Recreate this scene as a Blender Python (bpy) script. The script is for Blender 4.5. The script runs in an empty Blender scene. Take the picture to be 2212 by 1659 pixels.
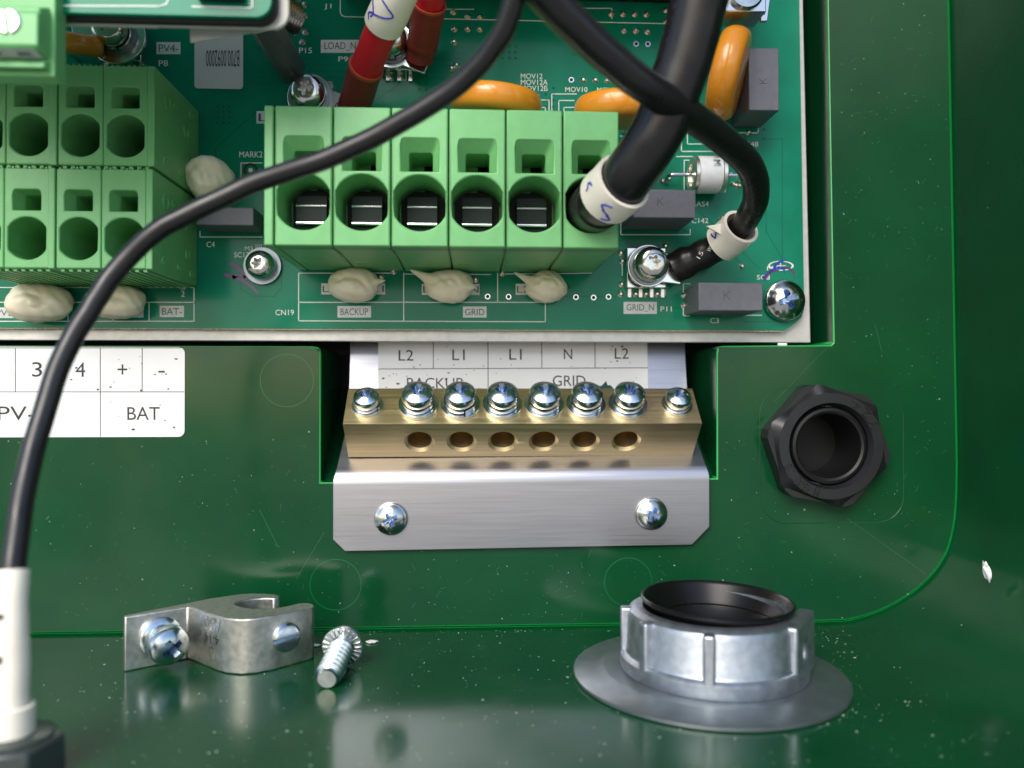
import bpy, bmesh, math, random
from mathutils import Matrix, Vector
random.seed(7)
S = 0.001                      # everything below is written in millimetres
scn = bpy.context.scene
COL = scn.collection
R = math.radians

# ------------------------------------------------------------------ camera, world, sun, exposure
CAM_Y = -170.0
PSI, PIT = math.atan(.0506), R(0.5)
FPX = 1700.0                   # focal length in photo pixels (photo taken as 2212 x 1659)
cam = bpy.data.cameras.new('camera'); cob = bpy.data.objects.new('camera', cam); COL.objects.link(cob)
cam.sensor_width = 36; cam.lens = 36 * FPX / 2212; cam.clip_start = 0.005; cam.clip_end = 500
cob.location = (0, CAM_Y * S, 0); cob.rotation_euler = (R(90) + PIT, 0, -PSI)
cam.dof.use_dof = True; cam.dof.focus_distance = 0.163; cam.dof.aperture_fstop = 12.6
scn.camera = cob
SUN_EL, SUN_AZ = R(36), R(-24)  # azimuth measured from the viewer's side (-Y) towards the right (+X)
sd = Vector((math.cos(SUN_EL) * math.sin(SUN_AZ), -math.cos(SUN_EL) * math.cos(SUN_AZ), math.sin(SUN_EL)))
w = bpy.data.worlds.new('World'); scn.world = w; w.use_nodes = True
nt = w.node_tree; bg = nt.nodes['Background']; sky = nt.nodes.new('ShaderNodeTexSky')
sky.sky_type = 'NISHITA'; sky.sun_disc = False; sky.sun_elevation = SUN_EL
sky.sun_rotation = math.atan2(sd.x, sd.y)
sky.dust_density = 1.2; sky.air_density = 1.0; sky.ozone_density = 1.0
nt.links.new(sky.outputs[0], bg.inputs[0]); bg.inputs[1].default_value = 0.15
sun = bpy.data.lights.new('sun', 'SUN'); sun.energy = 2.2; sun.angle = R(38); sun.color = (1, .95, .88)
sob = bpy.data.objects.new('sun', sun); COL.objects.link(sob); sob.rotation_euler = sd.to_track_quat('Z', 'Y').to_euler()
scn.view_settings.view_transform = 'Standard'; scn.view_settings.look = 'None'
scn.view_settings.exposure = 0.55; scn.view_settings.gamma = 1.0

# ------------------------------------------------------------------ where a photo pixel lies on a real plane
_f = Vector((math.sin(PSI) * math.cos(PIT), math.cos(PSI) * math.cos(PIT), math.sin(PIT)))
_r = Vector((math.cos(PSI), -math.sin(PSI), 0)); _u = _r.cross(_f)
C0 = Vector((0, CAM_Y, 0))
def ray(px, py): return _f + _r * ((px - 1106) / FPX) - _u * ((py - 829.5) / FPX)
def U(px, py, y=0.0):
    d = ray(px, py); return C0 + d * ((y - CAM_Y) / d.y)
def UF(px, py, z=None):
    d = ray(px, py); return C0 + d * (((FZ if z is None else z)) / d.z)
def UP(px, py, p0, n):
    d = ray(px, py); return C0 + d * ((Vector(p0) - C0).dot(n) / d.dot(n))
def UX(px, py, x):
    d = ray(px, py); return C0 + d * (x / d.x)
def zr(x0, y0, s, x, y): return ((x0 + x * s) / 1.8228, (y0 + y * s) / 1.8228)
FZ = -51.2                     # inside floor of the enclosure
PB = 5.0                       # front of the circuit board

# ------------------------------------------------------------------ materials
MATS = {}
def mat(name, col, rough=.5, metal=0., coat=0., spec=.5, var=None, bump=None, sss=None, trans=0., specks=0, aniso=None, rvar=None):
    m = bpy.data.materials.new(name); m.use_nodes = True; t = m.node_tree; N = t.nodes; L = t.links
    b = N['Principled BSDF']; I = b.inputs
    I['Base Color'].default_value = (*col, 1); I['Roughness'].default_value = rough; I['Metallic'].default_value = metal
    I['Coat Weight'].default_value = coat; I['Coat Roughness'].default_value = .06; I['Specular IOR Level'].default_value = spec
    tc = N.new('ShaderNodeTexCoord')
    def noise(scale, stretch=(1, 1, 1), detail=3):
        mp = N.new('ShaderNodeMapping'); mp.inputs['Scale'].default_value = stretch; L.new(tc.outputs['Object'], mp.inputs[0])
        n = N.new('ShaderNodeTexNoise'); n.inputs['Scale'].default_value = scale; n.inputs['Detail'].default_value = detail
        L.new(mp.outputs[0], n.inputs[0]); return n.outputs[0]
    last = None
    if var:                                    # (scale, second colour, low, high[, stretch])
        st = var[4] if len(var) > 4 else (1, 1, 1)
        mr = N.new('ShaderNodeMapRange'); mr.inputs[1].default_value = var[2]; mr.inputs[2].default_value = var[3]
        L.new(noise(var[0], st), mr.inputs[0])
        mx = N.new('ShaderNodeMix'); mx.data_type = 'RGBA'; mx.inputs[6].default_value = (*col, 1); mx.inputs[7].default_value = (*var[1], 1)
        L.new(mr.outputs[0], mx.inputs[0]); last = mx.outputs[2]
    if specks:                                 # pale dust specks, a few per square centimetre
        v = N.new('ShaderNodeTexVoronoi'); v.inputs['Scale'].default_value = 260; L.new(tc.outputs['Object'], v.inputs['Vector'])
        sp = N.new('ShaderNodeSeparateColor'); L.new(v.outputs['Color'], sp.inputs[0])
        mu = N.new('ShaderNodeMath'); mu.operation = 'POWER'; mu.inputs[1].default_value = 5; L.new(sp.outputs[0], mu.inputs[0])
        m2 = N.new('ShaderNodeMath'); m2.operation = 'MULTIPLY'; m2.inputs[1].default_value = .06; L.new(mu.outputs[0], m2.inputs[0])
        lt = N.new('ShaderNodeMath'); lt.operation = 'LESS_THAN'; L.new(v.outputs['Distance'], lt.inputs[0]); L.new(m2.outputs[0], lt.inputs[1])
        m3 = N.new('ShaderNodeMath'); m3.operation = 'MULTIPLY'; m3.inputs[1].default_value = specks; L.new(lt.outputs[0], m3.inputs[0])
        mx = N.new('ShaderNodeMix'); mx.data_type = 'RGBA'; mx.inputs[6].default_value = (*col, 1); mx.inputs[7].default_value = (.5, .55, .5, 1)
        if last: L.new(last, mx.inputs[6])
        L.new(m3.outputs[0], mx.inputs[0]); last = mx.outputs[2]
    if last: L.new(last, I['Base Color'])
    if rvar:                                   # (scale, rough2, low, high, stretch)
        mr = N.new('ShaderNodeMapRange'); mr.inputs[1].default_value = rvar[2]; mr.inputs[2].default_value = rvar[3]
        mr.inputs[3].default_value = rough; mr.inputs[4].default_value = rvar[1]
        L.new(noise(rvar[0], rvar[4] if len(rvar) > 4 else (1, 1, 1), 4), mr.inputs[0]); L.new(mr.outputs[0], I['Roughness'])
    if bump:                                   # (scale, strength, distance mm, stretch)
        bp = N.new('ShaderNodeBump'); bp.inputs['Strength'].default_value = bump[1]; bp.inputs['Distance'].default_value = bump[2] * S
        L.new(noise(bump[0], bump[3] if len(bump) > 3 else (1, 1, 1), 4), bp.inputs['Height']); L.new(bp.outputs[0], I['Normal'])
    if sss:
        I['Subsurface Weight'].default_value = sss[0]; I['Subsurface Radius'].default_value = sss[1]; I['Subsurface Scale'].default_value = sss[2] * S
    if trans: I['Transmission Weight'].default_value = trans
    MATS[name] = m; return m
BR = (.03, 1, 1)
mat('ring_glow_plastic', (.004, .13, .032), .25)  # dimmer painted glow for the lit edges of the ejector rings
mat('edge_glow_plastic', (.006, .27, .046), .3)  # light glowing through the plastic's edges, painted as a brighter green
mat('enclosure_plastic', (.0025, .047, .0152), .13, spec=.36, specks=.45, var=(60, (.003, .056, .018), .35, .65), bump=(650, .10, .025), rvar=(38, .30, .42, .7))
mat('soldermask', (.004, .175, .095), .15, spec=.2, var=(70, (.005, .215, .118), .4, .6), bump=(700, .03, .02))
mat('copper_pour', (.003, .12, .062), .15, spec=.2)
mat('board_edge', (.35, .36, .22), .7, var=(2500, (.55, .5, .35), .4, .6))
mat('silk', (.78, .82, .76), .5)
mat('patch', (.72, .71, .66), .5, var=(900, (.62, .61, .57), .4, .7))
mat('patch_ink', (.03, .09, .08), .4)
mat('ink', (.025, .022, .022), .5)
mat('purple_ink', (.10, .02, .13), .35, spec=.7); mat('blue_ink', (.02, .03, .42), .35)
mat('paper', (.80, .79, .78), .38, var=(60, (.74, .73, .73), .4, .7), bump=(1500, .05, .01))
mat('grey_paper', (.62, .59, .56), .5)
mat('term_green', (.165, .465, .168), .38, var=(400, (.15, .435, .152), .4, .7), bump=(2500, .06, .02), sss=(.22, (.4, 1, .4), .7))
mat('pv_green', (.15, .43, .15), .42, var=(400, (.135, .40, .135), .4, .7), bump=(2500, .06, .02), sss=(.22, (.4, 1, .4), .7))
mat('alu', (.42, .42, .455), .30, 1, var=(4200, (.35, .35, .385), .3, .7, (.012, 1, 1)), rvar=(3500, .36, .35, .65, (.02, 1, 1)), bump=(5000, .10, .006, (.012, 1, 1)))
mat('plate_alu', (.64, .625, .59), .45, .45, var=(500, (.56, .545, .51), .35, .7), bump=(900, .1, .02))
mat('brass', (.76, .59, .33), .36, 1, var=(2600, (.62, .47, .26), .35, .7, (.02, 1, 1)), rvar=(1500, .46, .35, .65, (.02, 1, 1)), bump=(4000, .10, .008, (.015, 1, 1)))
mat('zinc', (.68, .72, .75), .20, 1, var=(600, (.50, .55, .60), .4, .7), bump=(900, .05, .02))
mat('steel', (.62, .62, .58), .18, 1, var=(500, (.48, .48, .45), .4, .7), bump=(900, .05, .02))
mat('dark_metal', (.16, .17, .165), .3, 1)
mat('clamp_dark', (.018, .026, .023), .4, spec=.12)
mat('clamp_metal', (.55, .56, .56), .25, 1)
mat('gland_grey', (.05, .062, .056), .2)
mat('sky_tint_zinc', (.44, .53, .68), .2, 1)  # blue sky reflection painted into the cross recesses
mat('tin', (.70, .70, .70), .22, 1, bump=(1200, .12, .02))
mat('solder', (.78, .74, .66), .34, 1, bump=(2500, .2, .03))
mat('lug_alu', (.60, .59, .54), .36, 1, var=(900, (.46, .45, .41), .4, .7), bump=(1600, .18, .02), rvar=(700, .46, .4, .65))
mat('cast_zinc', (.42, .45, .49), .40, .95, var=(700, (.34, .37, .41), .35, .65), bump=(900, .22, .03), rvar=(500, .48, .4, .6))
mat('washer_steel', (.26, .29, .305), .4, .9, var=(200, (.33, .37, .40), .4, .7), bump=(700, .1, .02))
mat('rubber', (.005, .005, .005), .3, spec=.35, bump=(900, .05, .02))
mat('nylon_black', (.012, .012, .014), .36, bump=(1600, .1, .02), specks=.25)
mat('black', (.004, .004, .004), .6)
mat('bore_black', (.006, .006, .0065), .4, spec=.3)
mat('cable_black', (.009, .008, .0085), .27, spec=.5, bump=(700, .10, .05), specks=.3, rvar=(300, .38, .4, .65))
mat('shrink_black', (.010, .009, .009), .33, bump=(900, .12, .05))
mat('cable_red', (.58, .010, .022), .38, bump=(900, .06, .03))
mat('shrink_red', (.20, .028, .018), .45, bump=(700, .12, .05))
mat('shrink_rim', (.42, .07, .035), .45)
mat('tag_white', (.88, .82, .70), .34, bump=(900, .06, .03), sss=(.1, (1, .8, .5), .5))
mat('varistor', (.72, .27, .018), .22, coat=.3, var=(160, (.64, .24, .018), .4, .7), bump=(500, .06, .05))
mat('cap_grey', (.125, .125, .145), .42, bump=(2200, .08, .02), var=(700, (.11, .11, .128), .4, .7))
mat('cap_ink', (.03, .03, .035), .5)
mat('ceramic', (.74, .74, .74), .3, var=(500, (.66, .66, .66), .45, .75))
mat('silicone', (.93, .83, .64), .36, sss=(.45, (1, .8, .5), 1.6), bump=(350, .1, .1), var=(300, (.86, .75, .56), .4, .7))
mat('nylon_white', (.55, .53, .46), .45)
mat('film', (.40, .42, .38), .3)
mat('scratch_green', (.05, .14, .08), .5)
mat('dust_white', (.72, .74, .72), .7)
mat('clip_grey', (.09, .10, .09), .35)
mat('led_orange', (.62, .2, .02), .3)
mat('paving', (.36, .34, .31), .9, var=(3, (.30, .285, .26), .35, .65))

# ------------------------------------------------------------------ mesh helpers
ORI = {}
def thing(name, label, cat, loc, group=None):
    o = bpy.data.objects.new(name, None); o.empty_display_size = .004; COL.objects.link(o)
    o.location = Vector(loc) * S; ORI[o] = Vector(loc)
    o['label'] = label; o['category'] = cat
    if group: o['group'] = group
    return o
def tag(o, label, cat, group=None):
    o['label'] = label; o['category'] = cat
    if group: o['group'] = group
    return o
def origin(o):
    return ORI[o]
def finish(me, smooth=35):
    if smooth:
        me.polygons.foreach_set('use_smooth', [True] * len(me.polygons)); me.set_sharp_from_angle(angle=R(smooth))
def bevel(o, wmm, seg=2):
    m = o.modifiers.new('bevel', 'BEVEL'); m.width = wmm * S; m.segments = seg; m.limit_method = 'ANGLE'; m.angle_limit = R(40)
    m.use_clamp_overlap = True
class MB:
    def __init__(s): s.bm = bmesh.new()
    def quad(s, *p):
        return s.bm.faces.new([s.bm.verts.new(v) for v in p])
    def box(s, x0, x1, y0, y1, z0, z1, M=None):
        co = [(x, y, z) for x in (x0, x1) for y in (y0, y1) for z in (z0, z1)]
        v = [s.bm.verts.new(M @ Vector(c) if M else c) for c in co]
        for f in ((0, 1, 3, 2), (4, 6, 7, 5), (0, 4, 5, 1), (2, 3, 7, 6), (0, 2, 6, 4), (1, 5, 7, 3)): s.bm.faces.new([v[i] for i in f])
        return s
    def plate(s, loops, d0, d1, M=None, scale2=None):
        """loops: first outer, then holes, 2-D points (a, b); extruded from d0 to d1 along c; M maps (a, b, c)"""
        bm = s.bm; ends = []
        for k, d in enumerate((d0, d1)):
            eds = []; vs_all = []
            for lp in loops:
                if k and scale2: lp = [scale2(p) for p in lp]
                vs = [bm.verts.new(M @ Vector((a, b, d)) if M else (a, d, b)) for a, b in lp]
                vs_all.append(vs)
                for i in range(len(vs)): eds.append(bm.edges.new((vs[i], vs[(i + 1) % len(vs)])))
            if len(loops) == 1: bm.faces.new(vs_all[0])
            else: bmesh.ops.triangle_fill(bm, use_beauty=True, use_dissolve=False, edges=eds)
            ends.append(vs_all)
        for A, B in zip(*ends):
            n = len(A)
            for i in range(n): bm.faces.new((A[i], A[(i + 1) % n], B[(i + 1) % n], B[i]))
        return s
    def lathe(s, prof, M=None, seg=48, a0=0., a1=2 * math.pi):
        bm = s.bm; full = abs(a1 - a0 - 2 * math.pi) < 1e-6; n = seg if full else seg + 1; rings = []
        for r, h in prof:
            if r < 1e-6: rings.append([bm.verts.new(M @ Vector((0, 0, h)) if M else (0, 0, h))])
            else:
                rings.append([bm.verts.new((M @ Vector(c)) if M else c) for c in
                              [(r * math.cos(a0 + (a1 - a0) * i / seg), r * math.sin(a0 + (a1 - a0) * i / seg), h) for i in range(n)]])
        for A, B in zip(rings, rings[1:]):
            for i in range(n if full else n - 1):
                j = (i + 1) % n
                if len(A) == 1 and len(B) == 1: continue
                if len(A) == 1: bm.faces.new((A[0], B[j], B[i]))
                elif len(B) == 1: bm.faces.new((A[i], A[j], B[0]))
                else: bm.faces.new((A[i], A[j], B[j], B[i]))
        return s
    def tube(s, pts, rad, seg=20, caps=True, inner=None):
        bm = s.bm; pts = [Vector(p) for p in pts]; rings = []; up = Vector((.31, .2, .93)); n = len(pts)
        for i, p in enumerate(pts):
            t = (pts[min(i + 1, n - 1)] - pts[max(i - 1, 0)]).normalized()
            a = (up - t * up.dot(t)).normalized(); b = t.cross(a); up = a
            r = rad[i] if isinstance(rad, (list, tuple)) else rad
            rings.append([bm.verts.new(p + a * (r * math.cos(2 * math.pi * k / seg)) + b * (r * math.sin(2 * math.pi * k / seg))) for k in range(seg)])
        for A, B in zip(rings, rings[1:]):
            for k in range(seg): bm.faces.new((A[k], A[(k + 1) % seg], B[(k + 1) % seg], B[k]))
        if caps: bm.faces.new(rings[0][::-1]); bm.faces.new(rings[-1])
        return s
    def text(s, txt, bl, br, tl, lift=None, dep=None):
        tv, tf = text_mesh(txt); bl, br, tl = Vector(bl), Vector(br), Vector(tl)
        n = lift if lift is not None else Vector()
        vs = [s.bm.verts.new(bl + (br - bl) * x + (tl - bl) * y + n) for x, y in tv]
        fs = []
        for f in tf:
            try: fs.append(s.bm.faces.new([vs[i] for i in f]))
            except ValueError: pass
        if dep:
            g_ = bmesh.ops.extrude_face_region(s.bm, geom=fs)['geom']
            for v in g_:
                if isinstance(v, bmesh.types.BMVert): v.co += dep
        return s
    def mesh(s, name, org=(0, 0, 0), smooth=35, mats=()):
        bm = s.bm; bmesh.ops.remove_doubles(bm, verts=bm.verts, dist=1e-5); bmesh.ops.recalc_face_normals(bm, faces=bm.faces)
        o = Vector(org)
        for v in bm.verts: v.co = (v.co - o) * S
        me = bpy.data.meshes.new(name); bm.to_mesh(me); bm.free()
        for m in mats: me.materials.append(MATS[m])
        finish(me, smooth); return me
    def build(s, name, m, parent=None, bev=0, seg=2, smooth=35, org=None, label=None):
        o0 = ORI[parent] if parent is not None else Vector(org or (0, 0, 0))
        me = s.mesh(name, o0, smooth, [m]); o = bpy.data.objects.new(name, me); COL.objects.link(o)
        if parent is not None: o.parent = parent
        else: o.location = o0 * S
        ORI[o] = o0
        if bev: bevel(o, bev, seg)
        if label: o['label'] = label
        return o
_tx = {}
def text_mesh(t):
    """outline letters filled flat, normalised to their own box"""
    if t in _tx: return _tx[t]
    c = bpy.data.curves.new('t', 'FONT'); c.body = t; c.resolution_u = 3; c.fill_mode = 'FRONT'; c.dimensions = '2D'
    o = bpy.data.objects.new('t', c); COL.objects.link(o); bpy.context.view_layer.update()
    me = bpy.data.meshes.new_from_object(o.evaluated_get(bpy.context.evaluated_depsgraph_get()))
    v = [(q.co.x, q.co.y) for q in me.vertices]; f = [tuple(p.vertices) for p in me.polygons]
    x0, x1 = min(a for a, _ in v), max(a for a, _ in v); y0, y1 = min(b for _, b in v), max(b for _, b in v)
    if t in '-_': y0 -= 0
    v = [((a - x0) / (x1 - x0), (b - y0) / (y1 - y0)) for a, b in v]
    bpy.data.objects.remove(o); bpy.data.meshes.remove(me); bpy.data.curves.remove(c)
    _tx[t] = (v, f); return _tx[t]
def frame(pos, axis, up=(0, 0, 1)):
    z = Vector(axis).normalized(); u = Vector(up)
    if abs(z.dot(u.normalized())) > .98: u = Vector((0, 1, 0))
    x = u.cross(z).normalized(); y = z.cross(x)
    M = Matrix((x, y, z)).transposed().to_4x4(); M.translation = Vector(pos); return M
def put(me, name, parent, M, label=None, sub=()):
    """place shared mesh data (built round its own origin) as a part; sub = [(mesh, name)] share its frame"""
    o = bpy.data.objects.new(name, me); COL.objects.link(o); L = M.copy()
    base = ORI[parent] if parent is not None else Vector()
    L.translation = (L.translation - base) * S
    if parent is not None: o.parent = parent
    o.matrix_local = L
    for m2, n2 in sub:
        c = bpy.data.objects.new(n2, m2); COL.objects.link(c); c.parent = o
    if label: o['label'] = label
    return o
def boolean(a, b, smooth=35, name=None):
    oa = bpy.data.objects.new('a', a); ob = bpy.data.objects.new('b', b); COL.objects.link(oa); COL.objects.link(ob)
    m = oa.modifiers.new('b', 'BOOLEAN'); m.object = ob; m.operation = 'DIFFERENCE'; m.solver = 'EXACT'
    bpy.context.view_layer.update()
    me = bpy.data.meshes.new_from_object(oa.evaluated_get(bpy.context.evaluated_depsgraph_get()))
    bpy.data.objects.remove(oa); bpy.data.objects.remove(ob); finish(me, smooth)
    if name: me.name = name
    return me
def circ(cx, cy, r, n=40, a0=0.): return [(cx + r * math.cos(a0 + 2 * math.pi * i / n), cy + r * math.sin(a0 + 2 * math.pi * i / n)) for i in range(n)]
def rrect(x0, x1, y0, y1, r, n=5, corners='1111'):
    out = []
    for k, (cx, cy, a) in enumerate(((x1 - r, y1 - r, 0), (x0 + r, y1 - r, 90), (x0 + r, y0 + r, 180), (x1 - r, y0 + r, 270))):
        if corners[k] == '1':
            for i in range(n + 1): q = R(a + 90 * i / n); out.append((cx + r * math.cos(q), cy + r * math.sin(q)))
        else: out.append(((x1, y1), (x0, y1), (x0, y0), (x1, y0))[k])
    return out
def spline(pts, n=8):
    P = [Vector(p) for p in pts]; out = []
    for i in range(len(P) - 1):
        p0, p1, p2, p3 = P[max(i - 1, 0)], P[i], P[i + 1], P[min(i + 2, len(P) - 1)]
        for k in range(n):
            t = k / n
            out.append(.5 * ((2 * p1) + (p2 - p0) * t + (2 * p0 - 5 * p1 + 4 * p2 - p3) * t * t + (3 * p1 - p0 - 3 * p2 + p3) * t ** 3))
    out.append(P[-1]); return out
def pathpx(l, n=8): return spline([U(a, b, y) for a, b, y in l], n)

# ------------------------------------------------------------------ screws (shared mesh data, local z = axis, mm)
def phillips_cut(r, depth):
    m = MB(); top = 6.0
    for k in range(2):
        M = Matrix.Rotation(R(90 * k), 4, 'Z')
        w0, w1, l0, l1 = .17 * r, .15 * r, .60 * r, .24 * r
        loop = lambda a, b: [(-a, -b), (a, -b), (a, b), (-a, b)]
        s2 = lambda p: (p[0] * l1 / l0, p[1] * w1 / w0)
        m.plate([loop(l0, w0)], 0, -depth, M=M @ Matrix.Translation((0, 0, 0)), scale2=s2)
        m.plate([loop(l0, w0)], 0, top, M=M)
    return m
def cross_head(name, r, h, depth, mt, dome=.45):
    """pan head: rounded rim, gently domed top, tapered cross recess"""
    a = MB(); hr = h * (1 - dome); prof = [(0, h)]
    for i in range(1, 9): q = i / 8 * .9; prof.append((r * q, hr + (h - hr) * (1 - q * q) ** .75))
    for i in range(1, 5): q = R(18 * i); prof.append((r * (.90 + .10 * math.sin(q)), (hr + (h - hr) * .288) * (.25 + .75 * math.cos(q))))
    prof += [(r, .12 * h), (.95 * r, 0), (0, 0)]
    a.lathe(prof, seg=56); me = a.mesh(name)
    for k in range(2):
        c = MB(); M = Matrix.Translation((0, 0, h - depth)) @ Matrix.Rotation(R(90 * k + 8), 4, 'Z'); x, y = .10 * r, .05 * r
        e = depth + .6; kx, ky = .66 / .10, .19 / .05
        c.plate([[(-x, -y), (x, -y), (x, y), (-x, y)]], 0, e, M=M, scale2=lambda p: (p[0] * kx, p[1] * ky))
        me = boolean(me, c.mesh('c'), 30, name)
    c = MB(); c.lathe([(0, h - depth), (.10 * r, h - depth), (.30 * r, h + .6), (0, h + .6)], seg=16, M=Matrix()); me = boolean(me, c.mesh('c'), 30, name)
    me.materials.clear(); me.materials.append(MATS[mt]); me.materials.append(MATS['sky_tint_zinc'])
    for p in me.polygons:
        q = p.center / S; rr = math.hypot(q.x, q.y) / r
        p.material_index = 1 if (rr < .62 and q.z < hr + (h - hr) * (1 - rr * rr) ** .75 - .06 * h and q.z > .05) else 0
    return me
def torx_head(name, r, h, mt):
    a = MB(); prof = [(0, h), (.50 * r, h), (.58 * r, .97 * h)]
    for i in range(1, 7):
        q = i / 6 * math.pi / 2; prof.append((.58 * r + .42 * r * math.sin(q), .25 * h + .72 * h * math.cos(q)))
    prof += [(.94 * r, 0), (0, 0)]; a.lathe(prof, seg=48); me = a.mesh(name)
    c = MB(); c.plate([[((.36 + .075 * math.cos(6 * t)) * r * math.cos(t), (.36 + .075 * math.cos(6 * t)) * r * math.sin(t)) for t in [2 * math.pi * i / 72 for i in range(72)]]],
                      .25 * h, h + 1, M=Matrix())
    me = boolean(me, c.mesh('c'), 30, name); me.materials.clear(); me.materials.append(MATS[mt]); return me
def ring(name, r0, r1, h0, h1, mt, seg=48):
    return MB().lathe([(r0, h0), (r1, h0), (r1 + .0, h0 + .3 * (h1 - h0)), (r1 - .08 * (h1 - h0), h1), (r0, h1), (r0, h0)], seg=seg).mesh(name, mats=[mt])
def spring_washer(name, r0, r1, h0, h1, mt, split=-80):
    m = MB(); n = 40; rings = []
    for i in range(n + 1):
        a = R(split) + (2 * math.pi - .10) * i / n; dz = .35 * (i / n - .5)
        rings.append([m.bm.verts.new((r * math.cos(a), r * math.sin(a), h + dz)) for r, h in ((r0, h0), (r1 - .1, h0), (r1, (h0 + h1) / 2), (r1 - .1, h1), (r0, h1))])
    for A, B in zip(rings, rings[1:]):
        for k in range(5): m.bm.faces.new((A[k], A[(k + 1) % 5], B[(k + 1) % 5], B[k]))
    m.bm.faces.new(rings[0]); m.bm.faces.new(rings[-1]); return m.mesh(name, mats=[mt])

# ================================================================== THE SETTING
g = MB(); g.quad((-60000, -60000, -1300), (60000, -60000, -1300), (60000, 60000, -1300), (-60000, 60000, -1300))
go = g.build('ground', 'paving'); go['kind'] = 'structure'

# ------------------------------------------------------------------ enclosure shell
enc = thing('enclosure', 'dark green glossy plastic enclosure shell behind and beneath everything', 'enclosure', (0, 0, FZ))
XL, ZT = -240.0, 210.0
pz = FZ + .5
xr0, xr1 = U(2050, 0).x, U(2068, 1000).x
arc = [(U(px, py).x, U(px, py).z) for px, py in ((2067, 1060), (2063, 1120), (2050, 1180), (2032, 1216), (2008, 1247), (1978, 1274), (1940, 1299), (1905, 1317), (1870, 1330), (1830, 1340))]
arc = [(v.x, v.y) for v in spline([(a, b, 0) for a, b in arc], 5)]
edge = [(xr0 - 2.2, ZT)] + [(xr0, U(2050, 0).z), (xr1, U(2068, 1000).z)] + arc + [(arc[-1][0] - 5, pz), (-30, pz), (XL, pz)]
ni0, ni1 = U(1787, 0), U(1800, 745)
nl, nr = U(693, 900).x, U(1548, 900).x
zt, zb = U(1000, 749).z, U(1000, 1040).z
rad = 1.4
notch = [(XL, zt)] + [(nl - rad + rad * math.sin(R(a)), zt - rad + rad * math.cos(R(a))) for a in (0, 30, 60, 90)] + [(nl, zb), (nr, zb + .4)] + \
        [(nr + rad - rad * math.cos(R(a)), zt - rad + .4 + rad * math.sin(R(a))) for a in (0, 30, 60, 90)] + \
        [(ni1.x - .5, ni1.z), (ni1.x, ni1.z + .5), (ni0.x, ni0.z), (ni0.x - 1.5, ZT)]
gc = U(1785, 962, -3)
pan = MB(); pan.plate([edge + notch, circ(gc.x, gc.z, 8.8, 48)], 0, 26); bp_ = pan.build('back_panel', 'enclosure_plastic', enc, bev=.32, seg=3); bp_.data.materials.append(MATS['edge_glow_plastic']); bp_.modifiers['bevel'].material = 1; bp_.modifiers['bevel'].use_clamp_overlap = False
MB().box(XL, ni1.x + 1, 34, 35, zb - 2, ZT).build('recess_shade', 'black', enc)  # black sheet stands in for the deep shade of the recess
rm = MB(); rm.plate([[(-.2, zb - .4), (33, zb - .4 + 21), (34.5, zb - .4 + 21), (34.5, zb - 3), (-.2, zb - 3)]], nl - .05, nr + .05,
                    M=Matrix(((0, 0, 1, 0), (1, 0, 0, 0), (0, 1, 0, 0), (0, 0, 0, 1))))
for v in rm.bm.verts: v.co.y += 1.2
rm.build('notch_ramp', 'enclosure_plastic', enc)
# bottom and side walls in one moulded sweep with a small fillet where they meet the panel
lp = [(XL, ZT)] + edge[::-1][0:0]
path = edge[::-1]                                                     # from the far left of the floor round the corner to the top right
def offs(path, o):
    out = []
    for i, p in enumerate(path):
        a = Vector(path[max(i - 1, 0)]); b = Vector(path[min(i + 1, len(path) - 1)]); t = (b - a).normalized(); out.append((p[0] + t.y * o, p[1] - t.x * o))
    return out
sw = MB(); prof = [(-.25, 2.2), (-.02, 1.5), (.16, .9), (.32, .35), (.42, -.3), (.48, -1.0), (.5, -2), (.5, -76)]
fine = []
for i in range(len(path) - 1):
    a, b = Vector(path[i]), Vector(path[i + 1]); k = max(1, int((b - a).length / 12))
    fine += [tuple(a.lerp(b, j / k)) for j in range(k)]
fine.append(path[-1])
rings = [[sw.bm.verts.new((x + (.0 if y > -2 else 0), y, z)) for x, z in offs(fine, o)] for o, y in prof]
for A, B in zip(rings, rings[1:]):
    for i in range(len(A) - 1): sw.bm.faces.new((A[i], A[i + 1], B[i + 1], B[i]))
wl = sw.build('bottom_and_side_wall', 'enclosure_plastic', enc, smooth=60); wl.data.materials.append(MATS['edge_glow_plastic'])
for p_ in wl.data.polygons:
    if p_.center.y > .5 * S: p_.material_index = 1  # painted edge glow along the panel joint
for (px, py, rx) in ((620, 822, 56), (725, 1263, 54), (1357, 1257, 52)):
    c = U(px, py); r = rx / 10.0
    MB().lathe([(r - .12, .3), (r - .07, -.05), (r + .07, -.05), (r + .12, .3)], M=frame(c, (0, 1, 0)), seg=64).build('ejector_ring', 'ring_glow_plastic', enc)
c = U(1790, 965)
o_pts = rrect(c.x - 15.4, c.x + 17, c.z - 16.8, c.z + 13, 6, 8)
MB().tube([(a, .18, b) for a, b in o_pts + o_pts[:1]], .22, 8, False).build('raised_pad', 'enclosure_plastic', enc)

# ------------------------------------------------------------------ mounting plate behind the circuit board
bpl = thing('mounting_plate', 'pale aluminium sheet whose edge shows under and right of the circuit board', 'metal plate', (0, 7, U(900, 738, 7).z))
rx = U(1751, 700, 7).x
MB().plate([[(XL + 4, U(900, 738, 7).z), (rx, U(900, 738, 7).z), (rx - 1.5, U(900, 0, 7).z), (rx - 2.2, ZT - 4), (XL + 4, ZT - 4)]], 6.9, 8.4).build('sheet', 'plate_alu', bpl, bev=.2)

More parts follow.
